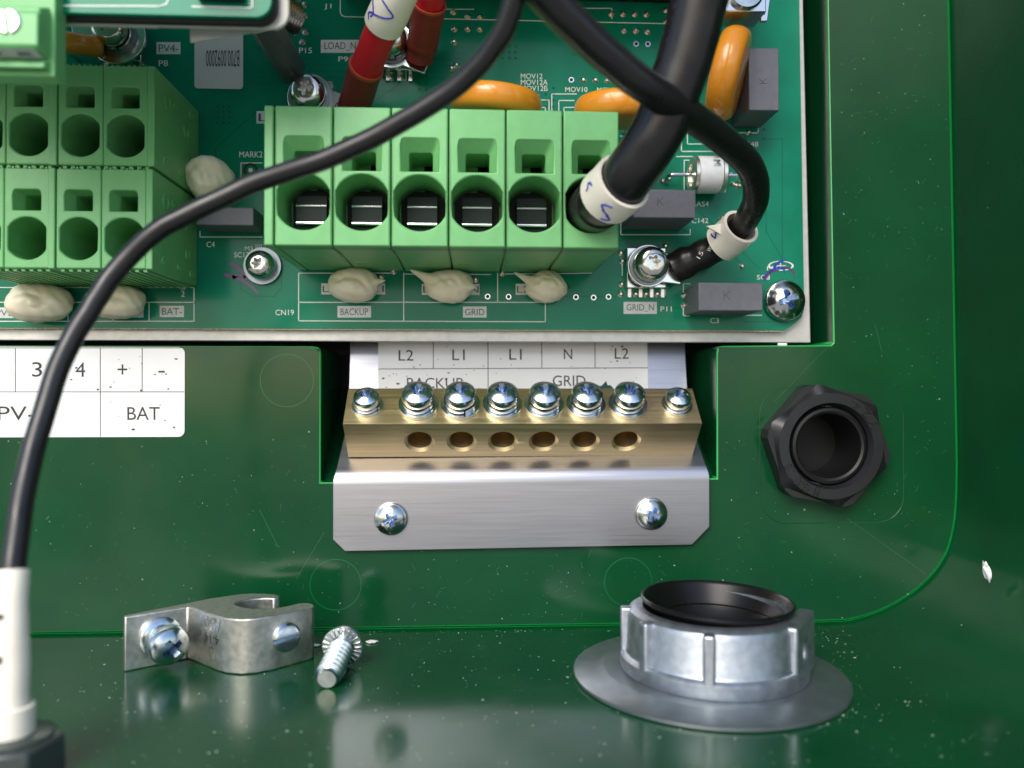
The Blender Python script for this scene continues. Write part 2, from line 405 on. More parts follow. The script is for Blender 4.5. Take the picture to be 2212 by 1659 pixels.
# ------------------------------------------------------------------ circuit board with its print, pads and mounting screws
pcb = thing('circuit_board', 'green printed circuit board carrying the connectors and screen printed lettering', 'circuit board', (0, PB + 1.6, U(900, 711, PB).z))
bz = U(900, 711, PB).z; bx = U(1737, 600, PB).x
cr = [(bx, U(1700, 668, PB).z), (bx - .6, U(1700, 685, PB).z), (bx - 2.2, U(1700, 699, PB).z), (bx - 4.6, bz)]
MB().plate([[(XL + 6, bz)] + cr[::-1] + [(bx - .9, U(1700, 0, PB).z), (bx - 1.8, ZT - 6), (XL + 6, ZT - 6)]], PB, PB + 1.5).build('board', 'soldermask', pcb)
ed = MB(); ed.box(XL + 6, bx - 4.7, PB + .15, PB + 1.45, bz - .22, bz - .01)
for i in range(170):
    x = -100 + random.random() * 170; ww = .15 + random.random() * .5
    ed.box(x, x + ww, PB - .02 + random.random() * .1, PB + 1.0, bz - .22 - random.random() * .16, bz - .1)
ed.build('rough_edge', 'board_edge', pcb)
F = PB - .05
silk = MB()
def bline(pts, wpx=2.0, y=None, m=None):
    y = F if y is None else y; m = m or silk
    for (a, b), (c, d) in zip(pts, pts[1:]):
        p, q = U(a, b, y), U(c, d, y); t = (q - p).normalized(); n = Vector((-t.z, 0, t.x)) * (wpx * .05); e = t * (wpx * .05)
        m.quad(p - n - e, q - n + e, q + n + e, p + n - e)
def btext(s, x0, y0, x1, y1, y=None, m=None, rot=0):
    y = F if y is None else y; m = m or silk
    bl, br, tl, tr = U(x0, y1, y), U(x1, y1, y), U(x0, y0, y), U(x1, y0, y)
    if rot == 180: m.text(s, tr, tl, br)
    elif rot == 90: m.text(s, br, tr, bl)
    elif rot == 270: m.text(s, tl, bl, tr)
    else: m.text(s, bl, br, tl)
# component outlines
bline([(645, 590), (645, 693), (1178, 695), (1178, 652)]); bline([(645, 653), (1178, 653)]); bline([(872, 590), (872, 694)]); bline([(1075, 590), (1075, 652)])
bline([(645, 590), (850, 590)]); bline([(872, 592), (1060, 593)]); bline([(1080, 592), (1278, 590), (1278, 585)])
bline([(1341, 470), (1341, 507), (1491, 507), (1491, 496)]); bline([(1490, 613), (1476, 613), (1476, 632)]); bline([(1476, 667), (1476, 682), (1490, 682)]); bline([(1560, 681), (1645, 681)])
bline([(432, 500), (432, 512), (566, 512)])
bline([(-40, 621), (419, 621), (419, 694), (-40, 694)]); bline([(-40, 653), (419, 653)]); bline([(322, 653), (322, 694)]); bline([(244, 653), (244, 694)]); bline([(147, 653), (147, 694)])
bline([(735, -40), (735, 26), (738, 33), (745, 36), (1480, 52)]); bline([(1480, 51), (1566, 53)]); bline([(1590, 54), (1606, 54)])
bline([(1060, 203), (1164, 204), (1164, 240)]); bline([(1085, 216), (1186, 216), (1186, 240)]); bline([(1192, 240), (1192, 203), (1245, 203)]); bline([(1207, 240), (1207, 217), (1240, 217)]); bline([(1110, 232), (1178, 232), (1178, 240)]); bline([(1218, 240), (1218, 232), (1240, 232)])
bline([(1485, 285), (1485, 311), (1560, 311)]); bline([(1472, 300), (1472, 327), (1582, 327)]); bline([(1462, 338), (1500, 338)]); bline([(1478, 410), (1478, 346), (1492, 346)]); bline([(1505, 415), (1567, 415), (1567, 400)])
bline([(1590, 287), (1638, 287), (1638, 277)]); bline([(1340, 294), (1345, 294)])
bline([(1344, 560), (1344, 595)]); bline([(1426, 638), (1437, 638), (1437, 626)])
bline([(521, 352), (521, 384)]); bline([(521, 352), (566, 352)]); bline([(520, 352), (520, 386)])
bline([(945, 20), (1023, 20)]); bline([(1215, 18), (1322, 18), (1322, 40)])
bline([(855, 150), (877, 150), (877, 173), (866, 173)])
for s_, a in (("J1", (700, 8, 716, 21)), ("P15", (646, 103, 674, 115)), ("P8", (343, 130, 363, 143)), ("P9", (731, 122, 752, 133)), ("MARK2", (517, 327, 567, 340)),
              ("C4", (446, 522, 464, 534)), ("SC17", (506, 545, 538, 556)), ("M3", (529, 532, 546, 541)), ("CN19", (595, 669, 635, 681)), ("P11", (1427, 662, 1451, 673)),
              ("C3", (1534, 687, 1553, 698)), ("SC8", (1635, 594, 1663, 604)), ("C142", (1494, 471, 1530, 482)), ("GAS4", (1493, 435, 1531, 446)), ("C148", (1601, 306, 1638, 317)),
              ("MOV12", (1125, 159, 1172, 170)), ("MOV12A", (1125, 172, 1183, 183.5)), ("MOV12B", (1125, 185, 1183, 196.5)), ("MOV10", (1221, 188, 1269, 198.5)),
              ("MOV10A", (1290, 189, 1347, 199)), ("MOV10B", (1364, 190, 1421, 200)), ("2", (391, 629, 399, 641)), ("M3", (1657, 575, 1680, 584))):
    btext(s_, *a)
# small screw symbol by the corner screw and by the torx screw
c = U(1687, 574, F); silk.lathe([(2.1, 0), (2.45, 0)], M=frame(c, (0, -1, 0)) @ Matrix.Diagonal((1.2, .45, 1, 1)), seg=28); bline([(1678, 574), (1697, 574)], 1.6); bline([(1686, 567), (1686, 581)], 1.6)
for k in range(4): bline([(553 + k * 4, 528), (553 + k * 4, 541)], 1.2)
silk.build('silkscreen', 'silk', pcb, smooth=0)['kind'] = 'stuff'
# boxed printed labels
for s_, bxx in (("BACKUP", (729, 661, 801.5, 686)), ("GRID", (1000, 662, 1051, 686)), ("GRID_N", (1347, 652, 1419, 678)), ("BAT-", (345, 660.5, 397.5, 685)), ("BAT1+", (252, 661, 310, 686)),
                ("PV2-", (-14, 664, 40, 687)), ("PV4-", (338, 91, 390, 117)), ("LOAD_N", (693, 86, 776, 114)), ("L1", (554, 240, 600, 267)), ("L2", (694, 612, 728, 636)), ("L1", (800, 612, 832, 636)),
                ("L1", (911, 613, 942, 637)), ("N", (1012, 613, 1036, 637)), ("L2", (1114, 613, 1146, 637)), ("PV2+", (108, 664, 140, 687))):
    x0, y0, x1, y1 = bxx; q = MB(); y = PB - .04
    q.quad(U(x0, y1, y), U(x1, y1, y), U(x1, y0, y), U(x0, y0, y)); lab = q.build('printed_label', 'patch', pcb, smooth=0)
    t = MB(); dx = (x1 - x0) * .09; btext(s_, x0 + dx, y0 + 5, x1 - dx, y1 - 5, y=PB - .07, m=t); t.build('lettering', 'patch_ink', lab, smooth=0)
# darker copper edges under the mask
tr = MB()
for l in ([(1490, 440), (1560, 500), (1640, 580)], [(1655, 380), (1655, 420), (1655, 500), (1690, 560)], [(1540, 505), (1610, 580)], [(466, 400), (466, 320), (560, 235)],
          [(1420, 420), (1480, 500)], [(1350, 665), (1475, 665)], [(1580, 668), (1610, 695), (1690, 695)], [(845, 200), (870, 170)], [(700, 300), (780, 240), (850, 190)],
          [(1200, 640), (1330, 640), (1360, 590)], [(520, 560), (520, 625), (550, 640), (592, 640), (608, 620), (608, 560)], [(1650, 300), (1690, 300), (1690, 560)]):
    bline(l, 1.6, PB - .02, tr)
for k in range(7): bline([(560, 110 + k * 14), (1000, 114 + k * 14)], .8, PB - .015, tr)
tr.build('copper_trace', 'copper_pour', pcb, smooth=0)['kind'] = 'stuff'
# solder pads, plated holes and vias
pad_me = MB().lathe([(0, .55), (.25, .52), (.42, .30), (.66, .06), (.72, 0), (0, 0)], seg=20).mesh('solder_pad', mats=['solder'])
hole_me = MB().lathe([(.36, .02), (.40, .10), (.62, .10), (.68, 0)], seg=20).mesh('plated_hole', mats=['tin'])
bore_me = MB().lathe([(0, .04), (.40, .04)], seg=16).mesh('bore', mats=['black'], smooth=0)
A = lambda l, x0, y0, s: [zr(x0, y0, s, a, b) for a, b in l]
zs = .4973
pads = A([(893, 495), (905, 560), (900, 742), (893, 820), (1010, 820), (1092, 820), (1180, 820), (1247, 440), (1243, 748), (1695, 222), (1853, 600), (1230, 1280 - 1508 + 440), (1715, 528), (1395, 830), (1395, 912)], 2000, 750, zs)
pads += A([(597, 635), (693, 636), (786, 640), (880, 640), (748, 537), (920, 242), (1013, 242), (1106, 250), (1254, 80), (1254, 170), (1250, 262), (818, 108), (912, 110), (1004, 110), (1097, 112), (1905, 1050), (1275, 1415), (1225, 1435), (1765, 1380), (1785, 1460), (1830, 1470), (1840, 160), (1945, 160), (1820, 110)], 2000, 0, zs)
pads += A([(1578, 95), (1692, 130), (1788, 132), (1586, 230), (1692, 230), (1788, 232), (1586, 332), (1740, 705), (1605, 515), (995, 620), (1082, 622), (1162, 622), (1142, 482), (1232, 490), (1000, 565), (1085, 560), (1162, 565), (598, 680), (1565, 540)], 1000, 0, zs)
pads += A([(2065, 70), (2075, 215), (2020, 320), (2085, 440), (2045, 575), (1965, 215), (1990, 40)], 600, 0, .2893)
pads += A([(1005, 685), (1755, 705), (1105, 640)], 1000, 750, zs) + [(1085, 590), (394, 621), (395, 610)]
for p in pads: put(pad_me, 'solder_pad', pcb, frame(U(p[0], p[1], PB), (0, -1, 0)))
holes = A([(538, 845), (678, 848), (796, 842), (5, 842)], 2000, 750, zs) + A([(1850, 840)], 1000, 750, zs) + A([(502, 633), (1015, 348), (1108, 350), (540, 342)], 2000, 0, zs)
for p in holes: put(hole_me, 'plated_hole', pcb, frame(U(p[0], p[1], PB), (0, -1, 0)), sub=[(bore_me, 'bore')])
# fine plated vias
vm = MB(); vr = random.Random(4)
for (x0_, y0_, nx_, ny_, st_) in ((1180, 190, 2, 6, 15), (1086, 100, 3, 3, 14), (905, 150, 2, 4, 16), (1240, 100, 2, 2, 20), (1650, 260, 1, 3, 22), (470, 230, 3, 4, 13), (1560, 520, 2, 3, 16), (1205, 620, 3, 1, 12), (560, 60, 2, 5, 12), (1010, 150, 3, 2, 15)):
    for i in range(nx_):
        for j in range(ny_):
            c = U(x0_ + i * st_ + vr.uniform(-1, 1), y0_ + j * st_ * .9, PB - .02); vm.lathe([(0, .02), (.16, .02), (.24, .05), (.30, .0)], M=frame(c, (0, -1, 0)), seg=10)
vm.build('via', 'copper_pour', pcb, smooth=0)['kind'] = 'stuff'
# fiducial
fz = U(541.5, 368, PB)
MB().lathe([(1.05, .07), (1.6, .07)], M=frame(fz, (0, -1, 0)), seg=32).build('fiducial_ring', 'black', pcb, smooth=0)
MB().lathe([(0, .09), (.5, .09)], M=frame(fz, (0, -1, 0)), seg=24).build('fiducial_dot', 'tin', pcb, smooth=0)
# felt pen ticks
def pen(strokes, m, wpx):
    q = MB()
    for st in strokes:
        pp = spline([U(a, b, PB - .09) for a, b in st], 6)
        for i in range(len(pp) - 1):
            t = (pp[i + 1] - pp[i]).normalized(); n = Vector((-t.z, 0, t.x)) * (wpx * .05 * (1.1 - .5 * i / len(pp)))
            q.quad(pp[i] - n, pp[i + 1] - n, pp[i + 1] + n, pp[i] + n)
    return q.build('pen_mark', m, pcb, smooth=0)
z4 = lambda l: A(l, 2500, 900, .3164)
pen([z4([(1590, 625), (1650, 565), (1730, 505), (1840, 490), (1860, 550)]), z4([(1740, 490), (1765, 435), (1870, 388)])], 'blue_ink', 6)
pen([z4([(1610, 640), (1690, 540), (1790, 520)]), z4([(1850, 480), (1930, 500), (1980, 545), (1975, 605)])], 'purple_ink', 5)
pen([A([(1825, 575), (1890, 620), (1930, 665), (1950, 710)], 0, 750, zs), A([(1778, 665), (1900, 705), (1980, 750), (2045, 815)], 0, 750, zs), A([(1840, 690), (1890, 672), (1945, 690)], 0, 750, zs)], 'purple_ink', 8)
# mounting screws of the board
def dome_screw(px, py, r, h, kind, y, part='mounting_screw', parent=None, wr=None, tilt=(0, 0), spin=0, mt='steel', label=None):
    me = cross_head('screw_head', r, h, .8 * h, mt, .75) if kind == 'phillips' else torx_head('screw_head', r, h, mt)
    sub = [(ring('washer', r * .4, wr, -.9, -.1, 'washer_steel'), 'washer')] if wr else []
    M = frame(U(px, py, y), (tilt[0], -1, tilt[1])) @ Matrix.Rotation(R(spin), 4, 'Z')
    return put(me, part, parent, M, label=label, sub=sub)
dome_screw(1692, 650, 4.7, 3.6, 'phillips', PB - .2, parent=pcb, spin=12, label='large round head cross recess screw at the board corner')
dome_screw(566, 574, 3.15, 3.6, 'torx', PB - 1.1, parent=pcb, wr=4.1, label='torx screw left of the six way connector')

# ================================================================== CONNECTORS
def clipc(r, hx, n=56):
    return [(max(-hx, min(hx, r * math.cos(2 * math.pi * i / n))), r * math.sin(2 * math.pi * i / n)) for i in range(n)]
def wire_terminal(w, h, dep, rect, inner, cr, chx, cz, mt, bump_depth=9.5):
    """one pole: x centred, z measured down from the top, y from the front face inwards"""
    m = MB(); out = [(-w / 2, -h), (w / 2, -h), (w / 2, 0), (-w / 2, 0)]
    cl = [(a, b + cz) for a, b in clipc(cr, chx)]
    x0, x1, z0, z1 = rect; i0, i1, j0, j1 = inner
    ro = rrect(x0, x1, z0, z1, .8, 4, '1100'); ri = rrect(i0, i1, j0, j1, .55, 4, '1100')
    m.plate([out, ro, cl], 0, 2.4); m.plate([out, ri, cl], 2.4, 2.4 + bump_depth)
    n = len(ro); A_ = [m.bm.verts.new((a, .15, b)) for a, b in ro]; B_ = [m.bm.verts.new((a, 2.35, b)) for a, b in ri]
    for i in range(n): m.bm.faces.new((A_[i], A_[(i + 1) % n], B_[(i + 1) % n], B_[i]))
    m.box(-w / 2, w / 2, 2.4 + bump_depth, dep, -h, 0)
    return m.mesh('terminal_pole', mats=[mt])
def clamp_mesh(wd, y0):
    """sprung metal cage seen at the bottom of the wire hole, with its two polished bars"""
    m = MB(); m.box(-wd / 2, wd / 2, y0 + .5, y0 + 3, -19.6, -16.9).box(-wd / 2, wd / 2, y0 + 1.0, y0 + 3, -16.4, -14.6).box(-wd / 2, wd / 2, y0 + 1.6, y0 + 3, -21.6, -20.3)
    b = MB()
    for z, r in ((-16.65, .26), (-19.95, .32)): b.tube([(-wd / 2, y0 + .45, z), (wd / 2, y0 + .45, z)], r, 10)
    return m.mesh('clamp', mats=['clamp_dark']), b.mesh('clamp_bar', mats=['tin'])
cav_me = lambda w_, y0, z0, z1: MB().box(-w_ / 2, w_ / 2, y0, y0 + .3, z0, z1).mesh('cavity_shade', mats=['black'])  # black plate paints in the shade at the bottom of a wire hole

YF = -25.0
cx0, cx1 = U(570, 380, YF).x, U(1338, 380, YF).x; ct, cb = U(954, 234, YF).z, U(954, 533, YF).z
g1 = U(592, 380, YF).x; pit = (cx1 - g1) / 6; ch = ct - cb; mmpx = 145 / 1700.
cn = thing('terminal_block', 'large pale green six pole wire terminal block in the middle of the board', 'terminal block', ((cx0 + cx1) / 2, PB, cb))
pole = wire_terminal(pit - .28, ch, PB - YF - .1, (-3.5, 3.5, -11.7, -5.6), (-2.2, 2.3, -11.7, -7.5), 5.2, 4.72, -17.5, 'term_green')
clm, clb = clamp_mesh(5.7, 6.6); cav = cav_me(8.8, 11.55, -22.4, -12.6); cav2 = cav_me(4.6, 11.5, -11.7, -9.7)
for i in range(6):
    M = Matrix.Translation((g1 + pit * (i + .5), YF, ct))
    o = put(pole, 'terminal_pole', cn, M, sub=[(cav, 'cavity_shade'), (cav2, 'cavity_shade')] + ([(clm, 'clamp'), (clb, 'clamp_bar')] if i < 5 else []))
    bevel(o, .28, 2)
MB().box(cx0, g1 - .15, YF, PB - .1, cb, ct).build('end_plate', 'term_green', cn, bev=.25)
nk = MB()
for i in range(6):
    x = g1 + pit * i; nk.box(x + 1.4, x + 3.6, -5.2, -4.8, cb - .12, cb + .2)
nk.build('moulded_tick', 'pv_green', cn)

YP = -19.0
kp = 151 / 1700.
def pv_block(dx_px, py0, py1, label, oy):
    x0, x1 = U(125 + dx_px, 250, YP).x, U(334 + dx_px, 250, YP).x
    zt_, zb_ = U(230, py0, YP).z, U(230, py1, YP).z; h = zt_ - zb_
    t = thing('terminal_block', label, 'terminal block', ((x0 + x1) / 2, PB, zb_), 'small green battery and solar input terminal blocks')
    p2 = 93 * kp
    for i in range(2):
        xc = x0 + p2 * (i + .5)
        M = Matrix.Translation((xc, YP, zt_)); o = put(pvp, 'terminal_pole', t, M, sub=[(pvc, 'cavity_shade'), (pvr, 'cavity_shade')]); bevel(o, .25, 2)
    MB().box(x0 + 2 * p2 + .05, x1 - 1.3, YP + .25, PB - .1, zb_, zt_).build('end_plate', 'pv_green', t, bev=.15)
    e = MB(); e.box(x1 - 1.3, x1, YP - .1, PB - .1, zb_ - .1, zt_ + .1)
    e.build('end_cover', 'pv_green', t, bev=.2)
    for (yy, zz, r) in ((-13, .75, 1.5), (-9, .78, .8), (-3, .62, 1.3), (0, .86, .9), (-14, .12, .9), (-6, .12, .8), (-1, .3, 1.2), (1, .1, .8)):
        MB().lathe([(r - .3, -.2), (r - .25, .3), (r, .3), (r + .05, -.2)], M=frame((x1, yy, zb_ + h * zz), (1, 0, 0)), seg=24).build('moulded_boss', 'pv_green', t)
    rb = MB()
    for i in range(11):
        x = x0 + .6 + i * (x1 - x0 - 1.8) / 10.5; rb.box(x, x + .75, YP + .6, PB - .5, zb_ - .55, zb_ + .1)
    rb.build('underside_rib', 'pv_green', t, bev=.08)['kind'] = 'stuff'
    tt = MB()
    for i in range(16):
        x = x0 + .4 + i * (x1 - x0 - 1.4) / 16; tt.box(x, x + .35, YP + .3, YP + 3, zt_ - .1, zt_ + .22 + .2 * random.random())
    tt.build('key_tooth', 'pv_green', t)['kind'] = 'stuff'
hpv = U(230, 142, YP).z - U(230, 357, YP).z
wz = lambda py: -(py - 142) * kp
pvp = wire_terminal(93 * kp - .06, hpv, PB - YP - .1, (-2.6, 2.5, wz(231), wz(187)), (-1.7, 2.3, wz(231), wz(192)), 4.0, 3.45, wz(290), 'pv_green', 14)
pvc = cav_me(6.4, 16.2, wz(290) - 3.5, wz(290) + 3.5); pvr = cav_me(4.0, 16.2, wz(231), wz(190))
pv_block(0, 142, 357, 'upper green terminal block nearest the barcode sticker', 0)
pv_block(-211, 142, 357, 'upper green terminal block cut off by the left edge of the photo', 0)
pv_block(-3, 365, 580, 'lower green terminal block, the black thin cable passing over its right end', 0)
pv_block(-214, 365, 580, 'lower green terminal block cut off by the left edge of the photo', 0)

# plug-in connector of the upper board, near the viewer at top left
CB = -46.5
pxm = U(82, 60, -52).x
pc = thing('plug_connector', 'blurred pale green screw plug in the top left corner nearest the viewer', 'plug connector', (pxm - 12, CB, U(20, 170, CB).z))
X_ = Matrix(((0, 0, 1, 0), (1, 0, 0, 0), (0, 1, 0, 0), (0, 0, 0, 1)))
za = lambda py, y: U(40, py, y).z
prf = [(-52, za(26, -52)), (-52, za(98, -52)), (-48.6, za(130, -48.6)), (-50.2, za(132, -50.2)), (-50.2, za(147, -50.2)), (-47.6, za(150, -47.6)), (-47.6, za(172, -47.6)), (CB + .5, za(172, CB)), (CB + .5, za(-30, CB)), (-48, za(-30, -48)), (-48, za(14, -48)), (-51.5, za(14, -51.5)), (-51.5, za(26, -51.5))]
MB().plate([prf], pxm - 26, pxm, M=X_).build('housing', 'term_green', pc, bev=.3)
MB().box(pxm - 26, pxm + .8, -48.8, CB + 1.0, za(174, -47), za(-40, -47)).build('header', 'pv_green', pc, bev=.2)
st = MB(); a, b = (-52.06, za(100, -52)), (-48.7, za(129, -48.6)); st.quad((pxm - 26, a[0] - .05, a[1] - .4), (pxm - .6, a[0] - .05, a[1] - .4), (pxm - .6, b[0] - .05, b[1]), (pxm - 26, b[0] - .05, b[1])); sl = st.build('marking_strip', 'paper', pc, smooth=0)
tq = MB()
for i, ch_ in enumerate('87'):
    x0_ = pxm - 3.6 - i * 3.8; p0 = Vector((x0_, -49.0, b[1] + .35)); p1 = Vector((x0_ + 2, -49.0, b[1] + .35)); p2 = Vector((x0_, -51.6, a[1] - .8)); off = Vector((0, -.22, -.12))
    tq.text(ch_, p0 + off, p1 + off, p2 + off)
tq.build('lettering', 'ink', sl, smooth=0)
slot = MB().lathe([(0, .3), (1.7, .3), (1.9, .1), (1.9, 0), (0, 0)], seg=32).mesh('s'); cut = MB().box(-.3, .3, -3, 3, .0, 2).mesh('c')
slot = boolean(slot, cut, 30, 'clamp_screw'); slot.materials.clear(); slot.materials.append(MATS['tin'])
for i in range(3): put(slot, 'clamp_screw', pc, frame(U(17, 47, -52) + Vector((-3.8 * i, -.05, 0)), (0, -1, 0)) @ Matrix.Rotation(R(8), 4, 'Z'))

# upper control board
cbz = U(400, 34, CB).z; cbx = U(587, 10, CB).x
cbd = thing('control_board', 'upper control board with rounded corner and black gasket at top left', 'circuit board', (cbx - 40, CB + 1.5, cbz))
MB().plate([rrect(cbx - 120, cbx, cbz, cbz + 90, 2.6, 8)], CB, CB + 1.0).build('board', 'soldermask', cbd, bev=.15)
MB().plate([rrect(cbx - 121, cbx + .5, cbz - .5, cbz + 91, 3.0, 8)], CB + 1.1, CB + 2.6).build('gasket', 'black', cbd, bev=.3)
MB().plate([rrect(cbx - 121, cbx + 2.0, cbz - .45, cbz + 92, 2.5, 6)], CB + 2.7, CB + 3.5).build('carrier_plate', 'nylon_white', cbd, bev=.2)
MB().box(cbx - 60, U(345, 60, CB + 5).x, CB + 3.6, CB + 4.6, cbz - .1, cbz + 4).build('carrier_rib', 'nylon_white', cbd, bev=.2)
cs = MB()
for l in ([(105, 12), (345, 13), (360, 8), (365, -10)], [(415, 14), (545, 17), (545, -20)]): bline(l, 2.0, CB - .08, cs)
cs.build('silkscreen', 'silk', cbd, smooth=0)['kind'] = 'stuff'
MB().box(U(430, 0, CB).x, U(530, 0, CB).x, CB - 2, CB - .1, U(400, 4, CB).z, cbz + 40).build('chip', 'black', cbd, bev=.2)
fl = MB(); fp = [(0, *U(a_, b_, CB + 5.5).xz) for a_, b_ in ((410, 40), (412, 92), (505, 78), (596, 60), (600, 40))]
fl.plate([[(p[1], p[2]) for p in fp]], CB + 5.4, CB + 5.7); fl.build('insulating_film', 'film', cbd)
sb = U(628, 150, PB)
M = frame(sb, (0, -1, 0))
MB().plate([[(3.3 * math.cos(R(60 * i + 15)), 3.3 * math.sin(R(60 * i + 15))) for i in range(6)]], 0, 25, M=M).build('spacer', 'clip_grey', cbd, bev=.3)
MB().plate([[(4.0 * math.cos(R(60 * i + 15)), 4.0 * math.sin(R(60 * i + 15))) for i in range(6)]], 25.1, 41, M=M).build('nylon_foot', 'nylon_white', cbd, bev=.4)
# coil of the part behind the standoff
cl_ = MB()
for k in range(6):
    cc = U(600 + k * 6, 20 + k * 3, -2 + k * .6); cl_.lathe([(3.6 + .35 * math.cos(q), .35 * math.sin(q)) for q in [2 * math.pi * i / 8 for i in range(9)]], M=frame(cc, (.8, -.4, -.3)), seg=24)
tag(cl_.build('coil', 'steel', org=(U(610, 25, 0))), 'bright steel coil half hidden behind the upper board corner', 'coil')

# ================================================================== COMPONENTS ON THE BOARD
def capacitor(px0, px1, py0, py1, yf, label, kbox, rot=0, dark_side=None):
    a, b = U(px0, py1, yf), U(px1, py0, yf)
    t = thing('film_capacitor', label, 'capacitor', ((a.x + b.x) / 2, PB, a.z), 'grey box capacitors')
    MB().box(a.x, b.x, yf, PB - .35, a.z, b.z).build('case', 'cap_grey', t, bev=.22)
    ft = MB(); ft.box(a.x + .5, a.x + 1.6, PB - .5, PB - .02, a.z + .4, b.z - .4); ft.box(b.x - 1.6, b.x - .5, PB - .5, PB - .02, a.z + .4, b.z - .4); ft.build('foot', 'cap_grey', t)
    if kbox:
        q = MB(); bl, br, tl, tr_ = U(kbox[0], kbox[3], yf - .04), U(kbox[2], kbox[3], yf - .04), U(kbox[0], kbox[1], yf - .04), U(kbox[2], kbox[1], yf - .04)
        def stroke(p, q2):
            P = bl + (br - bl) * p[0] + (tl - bl) * p[1]; Q = bl + (br - bl) * q2[0] + (tl - bl) * q2[1]; t_ = (Q - P).normalized(); n = Vector((-t_.z, 0, t_.x)) * .055
            q.quad(P - n, Q - n, Q + n, P + n)
        for s1, s2 in (((.12, 0), (.12, 1)), ((.12, .42), (.9, 1)), ((.35, .6), (.95, 0))):
            if rot: s1, s2 = (1 - s1[1], s1[0]), (1 - s2[1], s2[0])
            stroke(s1, s2)
        q.build('lettering', 'cap_ink', t, smooth=0)
    return t
capacitor(1618, 1683, 104, 238, -6, 'upright grey box capacitor right of the tallest yellow disc', (1640, 168, 1657, 182), 1)
capacitor(1367, 1503, 410, 470, -8, 'grey box capacitor below the white ceramic tube', (1419, 427, 1434, 444))
capacitor(1509, 1648, 611, 671, -6, 'grey box capacitor beside the large round head corner screw', (1562, 629, 1578, 648))
capacitor(424, 548, 448, 486, -3, 'low grey capacitor passed over by the thin black cable', None)

def varistor(c, nrm, r, th, label, leads):
    t = thing('disc_varistor', label, 'varistor', (c[0], PB, c[2]), 'yellow disc varistors')
    prof = []
    for i in range(17):
        q = -math.pi / 2 + math.pi * i / 16
        prof.append((max(0, (r - th * .42) + th * .42 * max(0, math.cos(q)) ** .75) if abs(math.cos(q)) > 1e-6 else r - th * .5, th / 2 * math.sin(q)))
    prof = [(0, -th / 2 * 1.06), (r * .5, -th / 2 * 1.04)] + prof + [(r * .5, th / 2 * 1.04), (0, th / 2 * 1.06)]
    MB().lathe(prof, M=frame(c, nrm), seg=56).build('disc', 'varistor', t, smooth=60)
    n = Vector(nrm).normalized(); a = Vector((0, 1, 0)).cross(n).normalized()
    for s_ in (-1, 1):
        p = Vector(c) + a * (3.7 * s_); MB().tube([p + Vector((0, r * .85, 0)), Vector((p.x, PB + .1, p.z))], .4, 10).build('lead', 'tin', t)
c1 = U(1070, 222, -9); c2 = U(1336, 238, -9); c3 = U(1573, 160, -6)
varistor(c1, (.10, -.15, 1), 9.6, 5.0, 'yellow disc behind the fourth and fifth poles of the six pole block', 1)
varistor(c2, (-.02, -.12, 1), 9.2, 5.4, 'yellow disc behind the sixth pole, crossed by the thick black cable', 1)
varistor(c3, (1, -.35, -.28), 9.6, 6.0, 'tall yellow disc standing upright next to the upright grey capacitor', 1)
c4 = U(160, 95, -4); varistor(c4, (.1, -.3, 1), 5.5, 4, 'orange disc in the shade under the upper board', 1)

# gas discharge tube
gp = U(1528, 378, .6)
gt = thing('gas_discharge_tube', 'white ceramic tube with metal ends lying below the cable crossing', 'surge arrester', (gp.x, PB, gp.z))
Mx = frame((gp.x, gp.y, gp.z), (1, .0, 0)); r = 4.05
MB().lathe([(r - .35, -2.6), (r - .05, -2.5), (r, -2.2), (r, 2.2), (r - .05, 2.5), (r - .35, 2.6)], M=Mx).build('ceramic_body', 'ceramic', gt)
for s_ in (-1, 1):
    MB().lathe([(0, 3.2), (1.2, 3.2), (1.25, 3.0), (2.4, 2.95), (2.5, 3.6), (r - .3, 3.62), (r - .05, 3.4), (r - .05, 2.65), (0, 2.6)], M=Mx @ Matrix.Diagonal((1, 1, s_, 1))).build('end_cap', 'solder', gt)
    MB().tube(spline([gp + Vector((3.0 * s_, 0, 0)), gp + Vector((7.4 * s_, 0, 0)), gp + Vector((8.3 * s_, .8, 0)), Vector((gp.x + 8.5 * s_, PB, gp.z))], 5), .42, 10).build('lead', 'tin', gt)
q = MB(); 
for i, ch_ in enumerate('HM'):
    x0_, z0_ = gp.x + .2, gp.z + 2.6 - i * 1.5
    q.text(ch_, (x0_, gp.y - r * .82, z0_ + 1.2), (x0_, gp.y - r * .99, z0_), (x0_ + 1.5, gp.y - r * .82, z0_ + 1.2), lift=Vector((0, -.35, 0)))
q.build('lettering', 'patch_ink', gt, smooth=0)

